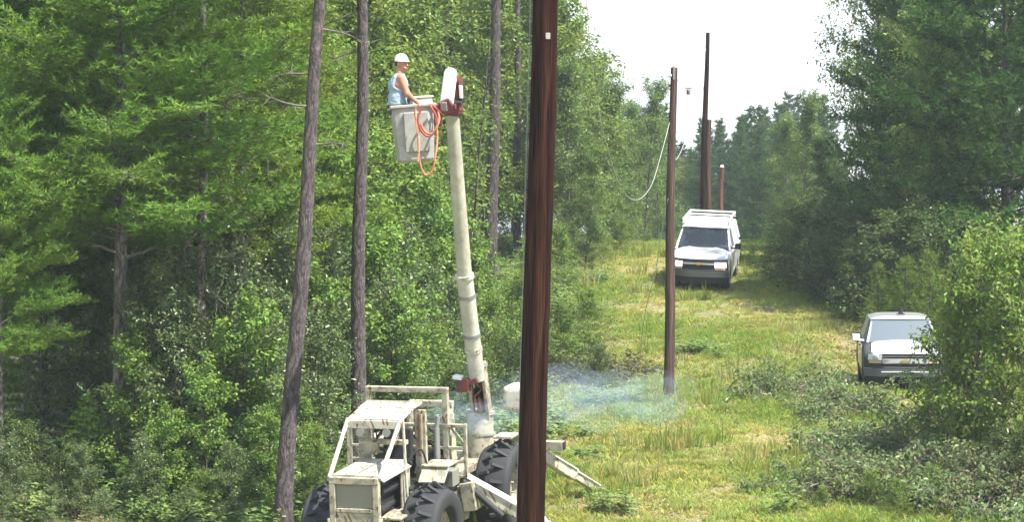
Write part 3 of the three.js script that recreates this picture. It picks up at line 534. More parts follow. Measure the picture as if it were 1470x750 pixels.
  part(mac, 'fairlead_arch', [bar(V(0.42, 1.05, -0.75), V(0.3, 2.1, -0.95), 0.09, 0.09), bar(V(-0.42, 1.05, -0.75), V(-0.3, 2.1, -0.95), 0.09, 0.09), bx(0.7, 0.1, 0.12, [0, 2.1, -0.95])], M.cream);
  for (const [x, k] of [[0.3, 1], [0.36, -1], [0.24, 1]]) part(mac, 'hydraulic_hose', [hose([V(x, 1.3, 0.5), V(x + 0.12 * k, 1.75, 0.3), V(x + 0.2, 1.5, 0.0), V(x + 0.1, 1.25, -0.5)], 0.018, 24)], M.rubber);
  part(mac, 'hydraulic_hose', [hose([V(0.3, 1.5, 1.1), V(0.5, 1.75, 0.95), V(0.56, 1.4, 0.8), V(0.4, 1.15, 0.5)], 0.016, 24)], M.rubber);
  part(mac, 'battery_box', [bx(0.3, 0.24, 0.3, [0.66, 1.22, 0.3])], M.mesh);
  part(mac, 'control_lever', [pipe(V(-0.1, 1.85, 1.08), V(-0.16, 2.1, 1.0), 0.012), new THREE.SphereGeometry(0.025, 10, 8).translate(-0.16, 2.11, 1.0)], M.dark);
  for (const x of [-0.2, 0.2]) part(mac, 'work_lamp', [new THREE.CylinderGeometry(0.06, 0.045, 0.07, 16).rotateX(Math.PI / 2).translate(x, 2.06, 1.47)], M.steel);
  part(mac, 'tow_pin', [pipe(V(0, 0.72, 2.34), V(0, 0.92, 2.34), 0.03), bx(0.2, 0.06, 0.12, [0, 0.74, 2.34])], M.dark);
  for (const y of [0.72, 0.96]) for (const x of [-0.22, 0.22]) part(mac, 'bolt', [new THREE.CylinderGeometry(0.018, 0.018, 0.03, 6).rotateX(Math.PI / 2).translate(x, y, 2.31)], M.steel);
  part(mac, 'exhaust_pipe', [pipe(V(0.54, 1.5, 0.35), V(0.54, 1.95, 0.35), 0.05), pipe(V(0.54, 1.92, 0.35), V(0.57, 2.12, 0.33), 0.035)], M.steel);
  // rear deck, tank, beam
  part(mac, 'hydraulic_tank', [bx(0.4, 0.42, 0.5, [0.88, 1.98, -2.5], [0, 0, 0], 0.1)], M.creamWhite);
  part(mac, 'fender', [bx(0.3, 0.04, 0.4, [0.98, 1.53, -1.55]), bx(0.3, 0.04, 0.4, [0.98, 1.44, -1.92], [-0.45, 0, 0])], M.creamWhite);
  part(mac, 'fender', [bx(0.6, 0.04, 0.55, [-0.83, 1.52, -1.35])], M.creamWhite);
  const bb = ml(792, 640, 45.2); part(mac, 'rear_beam', [bx(1.5, 0.15, 0.16, [bb.x - 0.55, bb.y, bb.z])], M.cream);
  part(mac, 'beam_cap', [bx(0.02, 0.13, 0.14, [bb.x + 0.213, bb.y, bb.z])], M.dark);
  // turret
  const t0 = ml(688, 640, 43.1), t1 = ml(689, 592, 43.1);
  part(mac, 'turret', [pipe(t0.clone().add(V(0, -0.45, 0)), t1, 0.225, 0.215, 28), new THREE.CylinderGeometry(0.245, 0.245, 0.05, 28).translate(t1.x, t1.y, t1.z), new THREE.CylinderGeometry(0.245, 0.245, 0.04, 28).translate(t1.x, t1.y - 0.33, t1.z)], M.cream);
  const h0 = ml(692, 596, 43.1), h1 = ml(684, 524, 42.6);
  const head = part(mac, 'boom_cradle', [bar(h0.clone().add(V(-0.13, 0, 0.02)), h1.clone().add(V(-0.115, 0, 0.02)), 0.05, 0.26), bar(h0.clone().add(V(0.13, 0, 0.02)), h1.clone().add(V(0.115, 0, 0.02)), 0.05, 0.26), bar(h0.clone().add(V(0, 0, -0.1)), h1.clone().add(V(0, 0, -0.1)), 0.2, 0.04), new THREE.CylinderGeometry(0.17, 0.17, 0.05, 20).translate(h1.x, h1.y, h1.z)], M.cream);
  part(head, 'valve_block', [bx(0.12, 0.16, 0.1, [h0.x - 0.01, h0.y + 0.36, h0.z + 0.12]), pipe(V(h0.x - 0.05, h0.y + 0.5, h0.z + 0.12), V(h0.x + 0.05, h0.y + 0.28, h0.z + 0.16), 0.02), pipe(V(h0.x + 0.06, h0.y + 0.55, h0.z + 0.12), V(h0.x, h0.y + 0.2, h0.z + 0.15), 0.018)], M.dark);
  part(head, 'hose', [hose([V(h0.x - 0.08, h0.y + 0.6, h0.z + 0.14), V(h0.x + 0.07, h0.y + 0.45, h0.z + 0.2), V(h0.x - 0.05, h0.y + 0.3, h0.z + 0.2), V(h0.x + 0.03, h0.y + 0.05, h0.z + 0.17)], 0.016)], M.orange);
  part(head, 'red_strap', [bx(0.05, 0.32, 0.02, [h0.x + 0.035, h0.y + 0.14, h0.z + 0.16], [0, 0, 0.08])], M.orange);
  const rb = ml(666, 553, 42.5);
  part(mac, 'control_box', [bx(0.19, 0.2, 0.14, [rb.x, rb.y, rb.z]), bx(0.22, 0.07, 0.08, [rb.x + 0.13, rb.y + 0.05, rb.z + 0.02], [0, 0, 0.4])], M.rustRed);
  part(mac, 'control_box_lid', [bx(0.15, 0.06, 0.15, [rb.x - 0.08, rb.y + 0.12, rb.z + 0.02], [0, 0, -0.15])], M.white);
  // main boom: thick sleeve, then the slimmer inner tube
  const lowerMat = std(lin(0.54, 0.54, 0.48), 0.42, 0, { map: dustMap }); lowerMat.userData.metres = true; const s0 = ml(685, 545, 42.55), s1 = ml(667, 398, 41.9), s2 = ml(649, 158, 41.0);
  const boom = part(mac, 'lower_boom', [pipe(s0, s1, 0.125, 0.125, 28)], lowerMat);
  for (const [u, r] of [[0.99, 0.148], [0.8, 0.133], [0.42, 0.135], [0.28, 0.14]]) { const c = s0.clone().lerp(s1, u), e = s0.clone().lerp(s1, u + 0.035); part(boom, 'collar', [pipe(c, e, r, r, 28)], u > 0.9 || u < 0.3 ? M.creamWhite : M.steel); }
  part(mac, 'inner_boom', [pipe(s1, s2, 0.115, 0.098, 28)], M.fibre);
  // elbow and the short upper boom pointing down toward the valley
  const e0 = ml(646, 112, 40.9), tip = ml(641, 150, 39.25);
  const kn = part(mac, 'elbow', [bar(ml(650, 168, 41), ml(655, 122, 41.05), 0.17, 0.2), bx(0.09, 0.44, 0.2, [s2.x + 0.1, s2.y + 0.2, s2.z + 0.02], [0, 0, 0.05]), pipe(V(e0.x + 0.03, e0.y - 0.06, e0.z), V(e0.x + 0.17, e0.y - 0.06, e0.z), 0.09, 0.09, 20), bx(0.28, 0.1, 0.24, [s2.x, s2.y - 0.01, s2.z + 0.02])], M.rustRed);
  part(kn, 'elbow_link', [bx(0.05, 0.3, 0.08, [s2.x + 0.165, s2.y + 0.24, s2.z + 0.06]), pipe(V(s2.x + 0.08, s2.y + 0.1, s2.z + 0.14), V(s2.x + 0.2, s2.y + 0.1, s2.z + 0.14), 0.04)], M.dark);
  part(kn, 'link_cover', [bx(0.05, 0.2, 0.05, [s2.x + 0.185, s2.y + 0.27, s2.z + 0.11], [0, 0, 0.04])], M.white);
  const dir = tip.clone().sub(e0).normalize(), back = e0.clone().addScaledVector(dir, -0.22);
  part(mac, 'upper_boom', [pipe(back, tip, 0.1, 0.098, 28), new THREE.SphereGeometry(0.1, 20, 12).translate(back.x, back.y, back.z)], M.white);
  const ur = tip.clone().addScaledVector(dir, 0.03);
  const tipEnd = part(mac, 'boom_tip', [pipe(tip, tip.clone().addScaledVector(dir, 0.12), 0.108, 0.108, 4), pipe(V(ur.x - 0.3, ur.y - 0.02, ur.z), V(ur.x + 0.14, ur.y - 0.02, ur.z), 0.035)], M.rustRed);
  part(tipEnd, 'tip_plug', [bx(0.1, 0.13, 0.03, [ur.x, ur.y - 0.02, ur.z + 0.11], [0.2, 0, 0])], M.steel);
  // personnel bucket
  const bk = new THREE.Group(); bk.name = 'bucket'; mac.add(bk);
  const bc = ml(594, 193, 39.3); bk.position.copy(bc); bk.rotation.set(-0.088, 0.314 + 0.12, 0.04, 'YXZ');
  const W2 = 0.30, D2 = 0.29, Hh = 0.39, wall = (w, h, d, p, r) => bx(w, h, d, p, r, 0.02);
  const tubShape = (() => { // tapered, rounded, open tub
    const b = new Buf(), ring = (y, w, d) => { const f = b.n; for (let k = 0; k < 32; k++) { const a = k / 32 * 6.2832, c = Math.cos(a), s = Math.sin(a), q = 1 / Math.pow(Math.pow(Math.abs(c), 7) + Math.pow(Math.abs(s), 7), 1 / 7); b.v(c * q * w, y, s * q * d, null, k / 32 * 2, y); } return f; };
    const rs = [ring(-Hh, 0.2, 0.19), ring(-Hh, W2 * 0.80, D2 * 0.80), ring(-Hh + 0.03, W2 * 0.85, D2 * 0.85), ring(Hh * 0.5, W2 * 0.97, D2 * 0.97), ring(Hh, W2, D2), ring(Hh, W2 - 0.025, D2 - 0.025), ring(-Hh + 0.06, W2 * 0.85 - 0.03, D2 * 0.85 - 0.03), ring(-Hh + 0.05, 0.05, 0.05)];
    for (let j = 0; j < rs.length - 1; j++) for (let k = 0; k < 32; k++) { const a = rs[j] + k, c = rs[j] + (k + 1) % 32, e = rs[j + 1] + k, f = rs[j + 1] + (k + 1) % 32; b.tri(a, e, c); b.tri(c, e, f); }
    for (let k = 1; k < 31; k++) { b.tri(rs[0], rs[0] + k, rs[0] + k + 1); b.tri(rs[7], rs[7] + k + 1, rs[7] + k); }
    return b.geo().toNonIndexed();
  })(); tubShape.computeVertexNormals();
  part(bk, 'tub', tubShape, M.bucket);
  part(bk, 'rim', [bx(2 * W2 + 0.06, 0.045, 0.045, [0, Hh, D2 + 0.005]), bx(2 * W2 + 0.06, 0.045, 0.045, [0, Hh, -D2 - 0.005]), bx(0.045, 0.045, 2 * D2, [W2 + 0.005, Hh, 0]), bx(0.045, 0.045, 2 * D2, [-W2 - 0.005, Hh, 0])], M.bucket);
  part(bk, 'step_panel', [bx(0.34, 0.56, 0.05, [0.02, 0.02, D2 + 0.0], [0.1, 0, 0])], M.bucket);
  part(bk, 'control_console', [bx(0.3, 0.14, 0.16, [0.15, Hh + 0.06, -0.12], [0, 0.2, 0]), bx(0.34, 0.02, 0.2, [0.15, Hh + 0.14, -0.12], [0.1, 0.2, 0])], std(lin(0.62, 0.58, 0.45), 0.6));
  part(bk, 'control_handle', [pipe(V(-0.05, Hh + 0.02, 0.22), V(-0.05, Hh + 0.09, 0.22), 0.014), new THREE.SphereGeometry(0.022, 10, 8).translate(-0.05, Hh + 0.1, 0.22)], M.dark);
  part(bk, 'mount_bracket', [bx(0.1, 0.3, 0.2, [W2 + 0.06, 0.24, 0.05]), bx(0.09, 0.08, 0.1, [W2 + 0.11, 0.32, 0.05])], M.rustRed);
  const hp = (px, py, d = 38.75) => bk.worldToLocal(P(px, py, d)); mac.updateMatrixWorld(true);
  part(bk, 'hose', [hose([hp(601, 150), hp(596, 158), hp(600, 185), hp(601, 215), hp(604, 238), hp(611, 252), hp(620, 247), hp(625, 225), hp(628, 195, 38.9), hp(624, 160, 39.0)], 0.014)], M.orange);
  part(bk, 'hose', [hose([hp(607, 152), hp(600, 170), hp(605, 188), hp(615, 196), hp(625, 188), hp(627, 170), hp(618, 152), hp(628, 158, 39), hp(636, 166, 39.2)], 0.017)], M.redHose);
  part(bk, 'hose', [hose([hp(604, 178), hp(611, 190), hp(620, 192), hp(628, 180), hp(630, 165, 39), hp(622, 150, 39)], 0.016)], M.orange);
  part(bk, 'strap', [hose([hp(597, 158), hp(598, 180), hp(602, 205), hp(600, 232)], 0.013)], std(lin(0.6, 0.3, 0.2), 0.7));
  // stabiliser legs reaching down the bank on its left side
  const leg = (a, b, split, joint) => {
    const d = b.clone().sub(a), m = a.clone().addScaledVector(d, split);
    const l = part(mac, 'stabiliser_leg', [bar(a, m, 0.26, 0.2), bar(m.clone().addScaledVector(d, -0.02), b, 0.2, 0.14)], M.creamWhite);
    part(l, 'leg_flange', [bar(a.clone().add(V(0, 0.108, 0)), m.clone().add(V(0, 0.108, 0)), 0.3, 0.02), bar(m.clone().add(V(0, 0.08, 0)), b.clone().add(V(0, 0.08, 0)), 0.24, 0.016)], M.white);
    part(l, 'hinge_pin', [pipe(m.clone().add(V(0, -0.02, -0.16)), m.clone().add(V(0, -0.02, 0.16)), 0.03)], M.steel);
    part(l, 'foot_pad', [bx(0.34, 0.05, 0.3, [b.x, b.y - 0.06, b.z], [0, 0, -0.1])], M.cream);
  };
  leg(ml(672, 694, 40.6), mac.worldToLocal(onGround(850, 40.6).add(V(0, 0.12, 0))), 0.62);
  leg(ml(742, 632, 45.1), mac.worldToLocal(onGround(862, 46).add(V(0, 0.1, 0))), 0.68);
  const br = ml(676, 712, 40.5); part(mac, 'leg_bracket', [bx(0.2, 0.42, 0.3, [br.x, br.y, br.z], [0, 0, 0.15]), bx(0.12, 0.5, 0.2, [br.x - 0.12, br.y - 0.1, br.z])], M.cream);
  part(mac, 'leg_cylinder', [pipe(V(br.x - 0.1, br.y + 0.22, br.z + 0.05), V(br.x + 0.5, br.y - 0.28, br.z + 0.05), 0.05)], M.dark);
}
console.log('machine');

// ---------------------------------------------------------------- lineman in the bucket
function field(prims, k) { // smooth union of tapered capsules and ellipsoids
  const list = prims.map(q => q.e ? { e: q.e, r: q.r, m: Math.min(...q.r), rot: q.q } : { a: q.a, b: q.b, ra: q.ra, rb: q.rb ?? q.ra, ab: q.b.clone().sub(q.a), l2: Math.max(1e-9, q.a.distanceToSquared(q.b)) });
  return (x, y, z) => {
    let s = 0;
    for (const c of list) {
      let d;
      if (c.e) { const dx = (x - c.e.x) / c.r[0], dy = (y - c.e.y) / c.r[1], dz = (z - c.e.z) / c.r[2]; d = (Math.sqrt(dx * dx + dy * dy + dz * dz) - 1) * c.m; }
      else { const px = x - c.a.x, py = y - c.a.y, pz = z - c.a.z; let t = (px * c.ab.x + py * c.ab.y + pz * c.ab.z) / c.l2; t = t < 0 ? 0 : t > 1 ? 1 : t; const ex = px - c.ab.x * t, ey = py - c.ab.y * t, ez = pz - c.ab.z * t; d = Math.sqrt(ex * ex + ey * ey + ez * ez) - (c.ra + (c.rb - c.ra) * t); }
      s += Math.exp(-d / k);
    }
    return s > 0 ? -k * Math.log(s) : 1;
  };
}
function nets(f, lo, hi, h) { // naive surface nets
  const n = [0, 1, 2].map(i => Math.ceil((hi[i] - lo[i]) / h) + 1), val = new Float32Array(n[0] * n[1] * n[2]), id = (i, j, k) => i + n[0] * (j + n[1] * k);
  for (let k = 0; k < n[2]; k++) for (let j = 0; j < n[1]; j++) for (let i = 0; i < n[0]; i++) val[id(i, j, k)] = f(lo[0] + i * h, lo[1] + j * h, lo[2] + k * h);
  const cell = new Int32Array(val.length).fill(-1), b = new Buf();
  for (let k = 0; k < n[2] - 1; k++) for (let j = 0; j < n[1] - 1; j++) for (let i = 0; i < n[0] - 1; i++) {
    let c = 0, sx = 0, sy = 0, sz = 0;
    const e = (i0, j0, k0, i1, j1, k1) => { const a = val[id(i + i0, j + j0, k + k0)], d = val[id(i + i1, j + j1, k + k1)]; if ((a < 0) !== (d < 0)) { const t = a / (a - d); sx += i0 + (i1 - i0) * t; sy += j0 + (j1 - j0) * t; sz += k0 + (k1 - k0) * t; c++; } };
    for (const [p, q] of [[0, 0], [0, 1], [1, 0], [1, 1]]) { e(0, p, q, 1, p, q); e(p, 0, q, p, 1, q); e(p, q, 0, p, q, 1); }
    if (c) cell[id(i, j, k)] = b.v(lo[0] + (i + sx / c) * h, lo[1] + (j + sy / c) * h, lo[2] + (k + sz / c) * h);
  }
  const quad = (a, c, d, e, flip) => { if (a < 0 || c < 0 || d < 0 || e < 0) return; if (flip) { b.tri(a, d, c); b.tri(a, e, d); } else { b.tri(a, c, d); b.tri(a, d, e); } };
  for (let k = 1; k < n[2] - 1; k++) for (let j = 1; j < n[1] - 1; j++) for (let i = 1; i < n[0] - 1; i++) {
    const v = val[id(i, j, k)] < 0;
    if (v !== (val[id(i + 1, j, k)] < 0)) quad(cell[id(i, j - 1, k - 1)], cell[id(i, j, k - 1)], cell[id(i, j, k)], cell[id(i, j - 1, k)], !v);
    if (v !== (val[id(i, j + 1, k)] < 0)) quad(cell[id(i - 1, j, k - 1)], cell[id(i - 1, j, k)], cell[id(i, j, k)], cell[id(i, j, k - 1)], !v);
    if (v !== (val[id(i, j, k + 1)] < 0)) quad(cell[id(i - 1, j - 1, k)], cell[id(i, j - 1, k)], cell[id(i, j, k)], cell[id(i - 1, j, k)], !v);
  }
  return b.geo();
}
{
  // local frame: y up from the soles, +x the way he faces, +z his right hand side (toward the camera)
  const c = (a, b, ra, rb) => ({ a: A(a), b: A(b), ra, rb }), el = (e, r) => ({ e: A(e), r });
  const neck = [0.045, 1.36, 0], sh = z => [0.02, 1.30, z];
  // right arm hangs forward to the rim, left arm rests further back on the rim
  const rE = [0.09, 1.03, 0.25], rW = [0.26, 0.86, 0.25], lE = [0.1, 1.02, -0.26], lW = [0.28, 0.88, -0.2];
  const hip = z => [-0.05, 0.80, z], knee = z => [0.04, 0.44, z * 1.1], ank = z => [-0.05, 0.08, z * 1.1];
  const torso = [c([-0.045, 0.83, -0.06], [-0.045, 0.83, 0.06], 0.125, 0.125), c([-0.035, 1.0, -0.065], [-0.035, 1.0, 0.065], 0.118, 0.118), c([-0.005, 1.19, -0.09], [-0.005, 1.19, 0.09], 0.125, 0.125), c([0.01, 1.29, -0.13], [0.01, 1.29, 0.13], 0.075, 0.075)];
  const legs = [-1, 1].flatMap(s => [c(hip(s * 0.09), knee(s * 0.1), 0.095, 0.062), c(knee(s * 0.1), ank(s * 0.1), 0.062, 0.045)]);
  const arms = [c(sh(0.185), rE, 0.062, 0.046), c(rE, rW, 0.047, 0.031), c(sh(-0.185), lE, 0.062, 0.046), c(lE, lW, 0.047, 0.031)];
  const bodyF = field([...torso, ...legs, ...arms, c([0.02, 1.32, 0], [0.05, 1.46, 0.005], 0.06, 0.055)], 0.014);
  const body = nets(bodyF, [-0.32, 0, -0.4], [0.46, 1.48, 0.4], 0.0125);
  // head, turned toward the valley and slightly down
  const H = [0.075, 1.535, 0.01];
  const headF = field([el([0, 0.02, 0], [0.098, 0.108, 0.078]), el([0.035, -0.055, 0], [0.065, 0.06, 0.056]), el([0.07, -0.09, 0], [0.028, 0.025, 0.03]), c([0.095, 0.015, 0], [0.118, -0.028, 0], 0.010, 0.016), el([0.092, -0.062, 0], [0.014, 0.008, 0.026]), el([0.092, -0.074, 0], [0.012, 0.008, 0.022]), el([0.092, 0.033, 0.03], [0.014, 0.009, 0.024]), el([0.092, 0.033, -0.03], [0.014, 0.009, 0.024]), el([-0.005, -0.01, 0.08], [0.02, 0.033, 0.01]), el([-0.005, -0.01, -0.08], [0.02, 0.033, 0.01]), c([-0.02, -0.07, 0], [-0.03, -0.14, -0.004], 0.056, 0.056)], 0.006);
  const head = nets((x, y, z) => { let d = headF(x, y, z); for (const s of [-1, 1]) { const e = Math.hypot(x - 0.1, (y - 0.012) * 1.3, (z - s * 0.03)) - 0.016; d = Math.max(d, -e); } return d; }, [-0.13, -0.17, -0.11], [0.15, 0.15, 0.11], 0.0045);
  const turnHead = new THREE.Matrix4().makeRotationFromEuler(new THREE.Euler(0, -0.75, -0.12)).setPosition(...H);
  head.applyMatrix4(turnHead);
  const hand = (W, E, s) => { // palm, four fingers and a thumb curled over the rim
    const w = A(W), f = w.clone().sub(A(E)).normalize(), side = V(0, 0, 1), dn = V(0, 0, 0).crossVectors(side, f).normalize(); if (dn.y > 0) dn.negate();
    const q = (a, b, d) => w.clone().addScaledVector(f, a).addScaledVector(side, b).addScaledVector(dn, d), pr = [];
    pr.push({ a: q(-0.02, 0, 0), b: q(0.03, 0, 0), ra: 0.03, rb: 0.026 });
    [-0.03, -0.01, 0.01, 0.03].forEach((b, i) => { const L = [0.064, 0.075, 0.07, 0.054][i], k = q(0.075, b, 0.004), m = q(0.075 + L * 0.4, b, 0.022), t = q(0.075 + L * 0.35, b * 0.95, 0.022 + L * 0.5);
      pr.push({ a: q(0.02, b * 0.7, 0), b: k, ra: 0.014, rb: 0.011 }, { a: k, b: m, ra: 0.0105, rb: 0.0095 }, { a: m, b: t, ra: 0.0095, rb: 0.008 }); });
    const th = q(0.035, -s * 0.04, 0.012), tt = q(0.07, -s * 0.048, 0.04); pr.push({ a: q(0.0, -s * 0.018, 0.004), b: th, ra: 0.014, rb: 0.012 }, { a: th, b: tt, ra: 0.012, rb: 0.009 });
    const lo = [w.x - 0.09, w.y - 0.17, w.z - 0.1], hi = [w.x + 0.17, w.y + 0.1, w.z + 0.1];
    return nets(field(pr, 0.003), lo, hi, 0.0036);
  };
  const skin = std(lin(0.36, 0.175, 0.115), 0.6);
  const bodyGeo = mergeGeometries([body, head, hand(rW, rE, 1), hand(lW, lE, -1)]);
  mac.updateMatrixWorld(true);
  const bk = mac.getObjectByName('bucket'), floor = bk.localToWorld(V(-0.15, -0.338, 0.0));
  const man = thing('person', 'person in white hard hat and pale blue sleeveless shirt standing in the raised bucket', 'person', floor, 0.22);
  man.scale.setScalar(0.975); man.rotation.order = 'YXZ'; man.rotation.z = 0.09;
  part(man, 'body', bodyGeo, skin);
  const shirtF = field(torso.map(q => ({ ...q, ra: q.ra + 0.024, rb: q.rb + 0.024 })).concat([c([0.02, 1.32, -0.06], [0.02, 1.32, 0.06], 0.072, 0.072), c([-0.05, 0.86, -0.06], [-0.05, 0.86, 0.06], 0.15, 0.15)]), 0.016);
  part(man, 'shirt', nets((x, y, z) => Math.max(shirtF(x, y, z) + 0.010 * noise.noise(x * 9, y * 9, z * 9) + 0.006 * noise.noise(x * 20, y * 26, z * 20), Math.abs(z) - 0.178 - Math.max(0, 1.17 - y) * 0.5, 0.80 - y, y - 1.395 - Math.abs(z) * -0.35, 0.065 - Math.hypot(x - 0.045, (y - 1.40) * 1.2, z)), [-0.28, 0.76, -0.24], [0.28, 1.45, 0.24], 0.0095), std(lin(0.26, 0.34, 0.42), 0.9));
  const trF = field([...torso.slice(0, 1), ...legs].map(q => ({ ...q, ra: q.ra + 0.02, rb: q.rb + 0.022 })), 0.016);
  part(man, 'trousers', nets((x, y, z) => Math.max(trF(x, y, z), y - 0.88, 0.07 - y), [-0.3, 0.04, -0.32], [0.28, 0.92, 0.32], 0.0125), std(lin(0.05, 0.052, 0.06), 0.9));
  for (const s of [-1, 1]) part(man, 'boot', [nets(field([c([-0.06, 0.05, s * 0.11], [0.13, 0.042, s * 0.118], 0.05, 0.042), c([-0.05, 0.06, s * 0.11], [-0.05, 0.17, s * 0.11], 0.055, 0.058)], 0.01), [-0.15, -0.012, s * 0.11 - 0.1], [0.22, 0.26, s * 0.11 + 0.1], 0.01)], std(lin(0.07, 0.045, 0.03), 0.7));
  part(man, 'safety_belt', [nets((x, y, z) => Math.max(shirtF(x, y, z) - 0.012, Math.abs(y - 0.86) - 0.028, Math.abs(z) - 0.3), [-0.3, 0.8, -0.3], [0.3, 0.92, 0.3], 0.01)], std(lin(0.06, 0.045, 0.035), 0.8));
  const hat = part(man, 'hard_hat', [new THREE.SphereGeometry(1, 28, 12, 0, 6.2832, 0, 1.5708).scale(0.119, 0.124, 0.1).translate(0, 0.046, 0), new THREE.CylinderGeometry(1, 1.04, 0.012, 32).scale(0.116, 1, 0.098).translate(0.002, 0.048, 0), new THREE.CylinderGeometry(0.055, 0.06, 0.012, 20, 1).scale(1, 1, 1.1).translate(0.085, 0.047, 0)].map(g => g.applyMatrix4(turnHead)), M.white);
  part(man, 'hair', [nets(field([el([-0.012, 0.02, 0], [0.1, 0.09, 0.083])], 0.004), [-0.13, -0.09, -0.1], [0.13, 0.13, 0.1], 0.008)].map(g => { const p = g.attributes.position, ix = [], id = g.index; for (let k = 0; k < id.count; k += 3) { const a = id.getX(k); if (p.getX(a) < 0.03 && p.getY(a) > -0.06) ix.push(a, id.getX(k + 1), id.getX(k + 2)); } g.setIndex(ix); return g.applyMatrix4(turnHead); }), std(lin(0.05, 0.03, 0.02), 0.9));
}
console.log('person');

// ---------------------------------------------------------------- vehicles
const glassMat = (c, ior = 1.5, through = 1) => new THREE.MeshPhysicalMaterial({ color: c, transmission: through, thickness: 0, roughness: 0.03, ior });
function sheet(nu, nv, f) { const b = new Buf(); for (let j = 0; j <= nv; j++) for (let i = 0; i <= nu; i++) { const p = f(i / nu, j / nv); b.v(p.x, p.y, p.z, null, i / nu, j / nv); } for (let j = 0; j < nv; j++) for (let i = 0; i < nu; i++) { const a = j * (nu + 1) + i, c = a + nu + 1; b.tri(a, a + 1, c); b.tri(a + 1, c + 1, c); } return b.geo(); }
function vehicle(o) {
  const t = thing(o.name, o.label, o.category, o.pos); t.rotation.set(o.pitch, o.yaw, o.roll, 'YXZ');
  const paint = o.paint, W = o.W, hw = W / 2, belt = o.belt, zc = o.cowl, zf = o.front, zr = -o.L + zf, wz = [zf - 0.95, zf - 0.95 - o.wb], TR = o.tyre;
  // lower body: side outline with wheel arches, drawn across
  const s = new THREE.Shape(); const y0 = o.sill;
  s.moveTo(zr + 0.05, y0);
  for (const z of [wz[1], wz[0]]) { s.lineTo(z - TR * 1.14, y0); s.absarc(z, TR, TR * 1.16, Math.PI * 1.02 + 0.0, 0, true); s.lineTo(z + TR * 1.16, y0); }
  s.lineTo(zf - 0.12, y0); s.lineTo(zf - 0.04, y0 + 0.2); s.lineTo(zf - 0.02, o.nose - 0.12); s.quadraticCurveTo(zf - 0.05, o.nose, zf - 0.25, o.nose + 0.03);
  s.lineTo(zc, belt); s.lineTo(o.bedZ ?? zr + 0.06, belt + 0.01); if (o.bedZ) { s.lineTo(o.bedZ - 0.05, belt + 0.06); s.lineTo(zr + 0.08, belt + 0.06); } s.lineTo(zr, belt - 0.1); s.lineTo(zr + 0.05, y0);
  const bowZ = (x, z) => { const k = Math.max(0, (z - zc) / (zf - zc)); return -0.24 * Math.pow(Math.min(1.1, Math.abs(x) / hw), 3) * Math.min(1.2, k * k); };
  const bow = g => { const p = g.attributes.position; for (let i = 0; i < p.count; i++) { const x = p.getX(i), y = p.getY(i), z = p.getZ(i); const tum = y > belt - 0.4 ? 1 - 0.07 * Math.pow((y - belt + 0.4) / 0.4, 2) : 1 - 0.04 * Math.pow(Math.max(0, (belt - 0.5 - y) / 0.5), 2); p.setXYZ(i, x * tum, y, z + bowZ(x, z)); } g.computeVertexNormals(); return g; };
  const fb = (w, h, d, p) => { const q = new THREE.BoxGeometry(w, h, d, 18, 2, 1); return bow(q.translate(...p)); };
  const ext = (sh, w, bev) => new THREE.ExtrudeGeometry(sh, { depth: w - 2 * bev, bevelEnabled: true, bevelThickness: bev, bevelSize: bev * 0.6, bevelOffset: -bev * 0.6, bevelSegments: 5, curveSegments: 14, steps: 14 }).translate(0, 0, -(w - 2 * bev) / 2).rotateY(-Math.PI / 2);
  part(t, 'body', [bow(ext(s, W, 0.15))], o.lower ?? paint);
  part(t, 'underbody', [bx(W - 0.35, 0.5, o.L - 0.6, [0, 0.55, (zf + zr) / 2])], M.dark);
  // hood
  const hb = o.hoodW / 2, hl = zf - 0.1 - zc, ha = Math.atan2(belt - o.nose, hl);
  const hd = part(t, 'hood', [sheet(24, 16, (u, v) => {
    const x = (u * 2 - 1) * hb * (0.94 + 0.06 * v), e = Math.pow(Math.abs(u * 2 - 1), 6), z = zc + 0.04 + v * hl, f = v > 0.8 ? Math.pow((v - 0.8) / 0.2, 2) : 0;
    const ridge = o.hoodRidges ? 0.022 * Math.exp(-Math.pow((Math.abs(x) - 0.42) / 0.07, 2)) * (1 - f) : 0.02 * Math.exp(-Math.pow(x / 0.35, 4)) * (1 - f);
    return V(x, belt + 0.075 - (belt - o.nose) * Math.pow(v, 1.5) - 0.055 * e - 0.085 * f + ridge, z + bowZ(x, z));
  })], paint);
  part(t, 'cowl', [bx(2 * hb - 0.1, 0.03, 0.14, [0, belt + 0.025, zc + 0.0])], M.dark);
  // greenhouse
  const ry = o.roof, bw = o.ghBase / 2, rw = o.ghRoof / 2, gz0 = o.cabRear, rz1 = o.roofFront, rz0 = o.roofRear;
  const B = (x, z) => V(x, belt, z), T = (x, z) => V(x, ry, z);
  const quadBox = (a, b, c, d, th) => { const g = new Buf(), n = V(0, 0, 0).crossVectors(b.clone().sub(a), d.clone().sub(a)).normalize().multiplyScalar(th); const v = [a, b, c, d].map(p => g.v(p.x, p.y, p.z, null, p.x + p.z, p.y)), w = [a, b, c, d].map(p => g.v(p.x + n.x, p.y + n.y, p.z + n.z, null, p.x + p.z, p.y)); const q = (i, j, k, l) => { g.tri(i, j, k); g.tri(i, k, l); }; q(...v); q(w[3], w[2], w[1], w[0]); for (let k = 0; k < 4; k++) q(v[(k + 1) % 4], v[k], w[k], w[(k + 1) % 4]); return g.geo().toNonIndexed(); };
  const fl = (g) => { g.computeVertexNormals(); return g; };
  part(t, 'windshield', [sheet(18, 10, (u, v) => { const w = (bw - 0.05) * (1 - v) + (rw - 0.05) * v, k = u * 2 - 1; return V(k * w, belt + (ry - 0.03 - belt) * v + 0.02, (zc - 0.02) * (1 - v) + (rz1 + 0.03) * v + 0.13 * (1 - k * k) * (1 - v * 0.4)); })], o.glass);
  const pil = [];
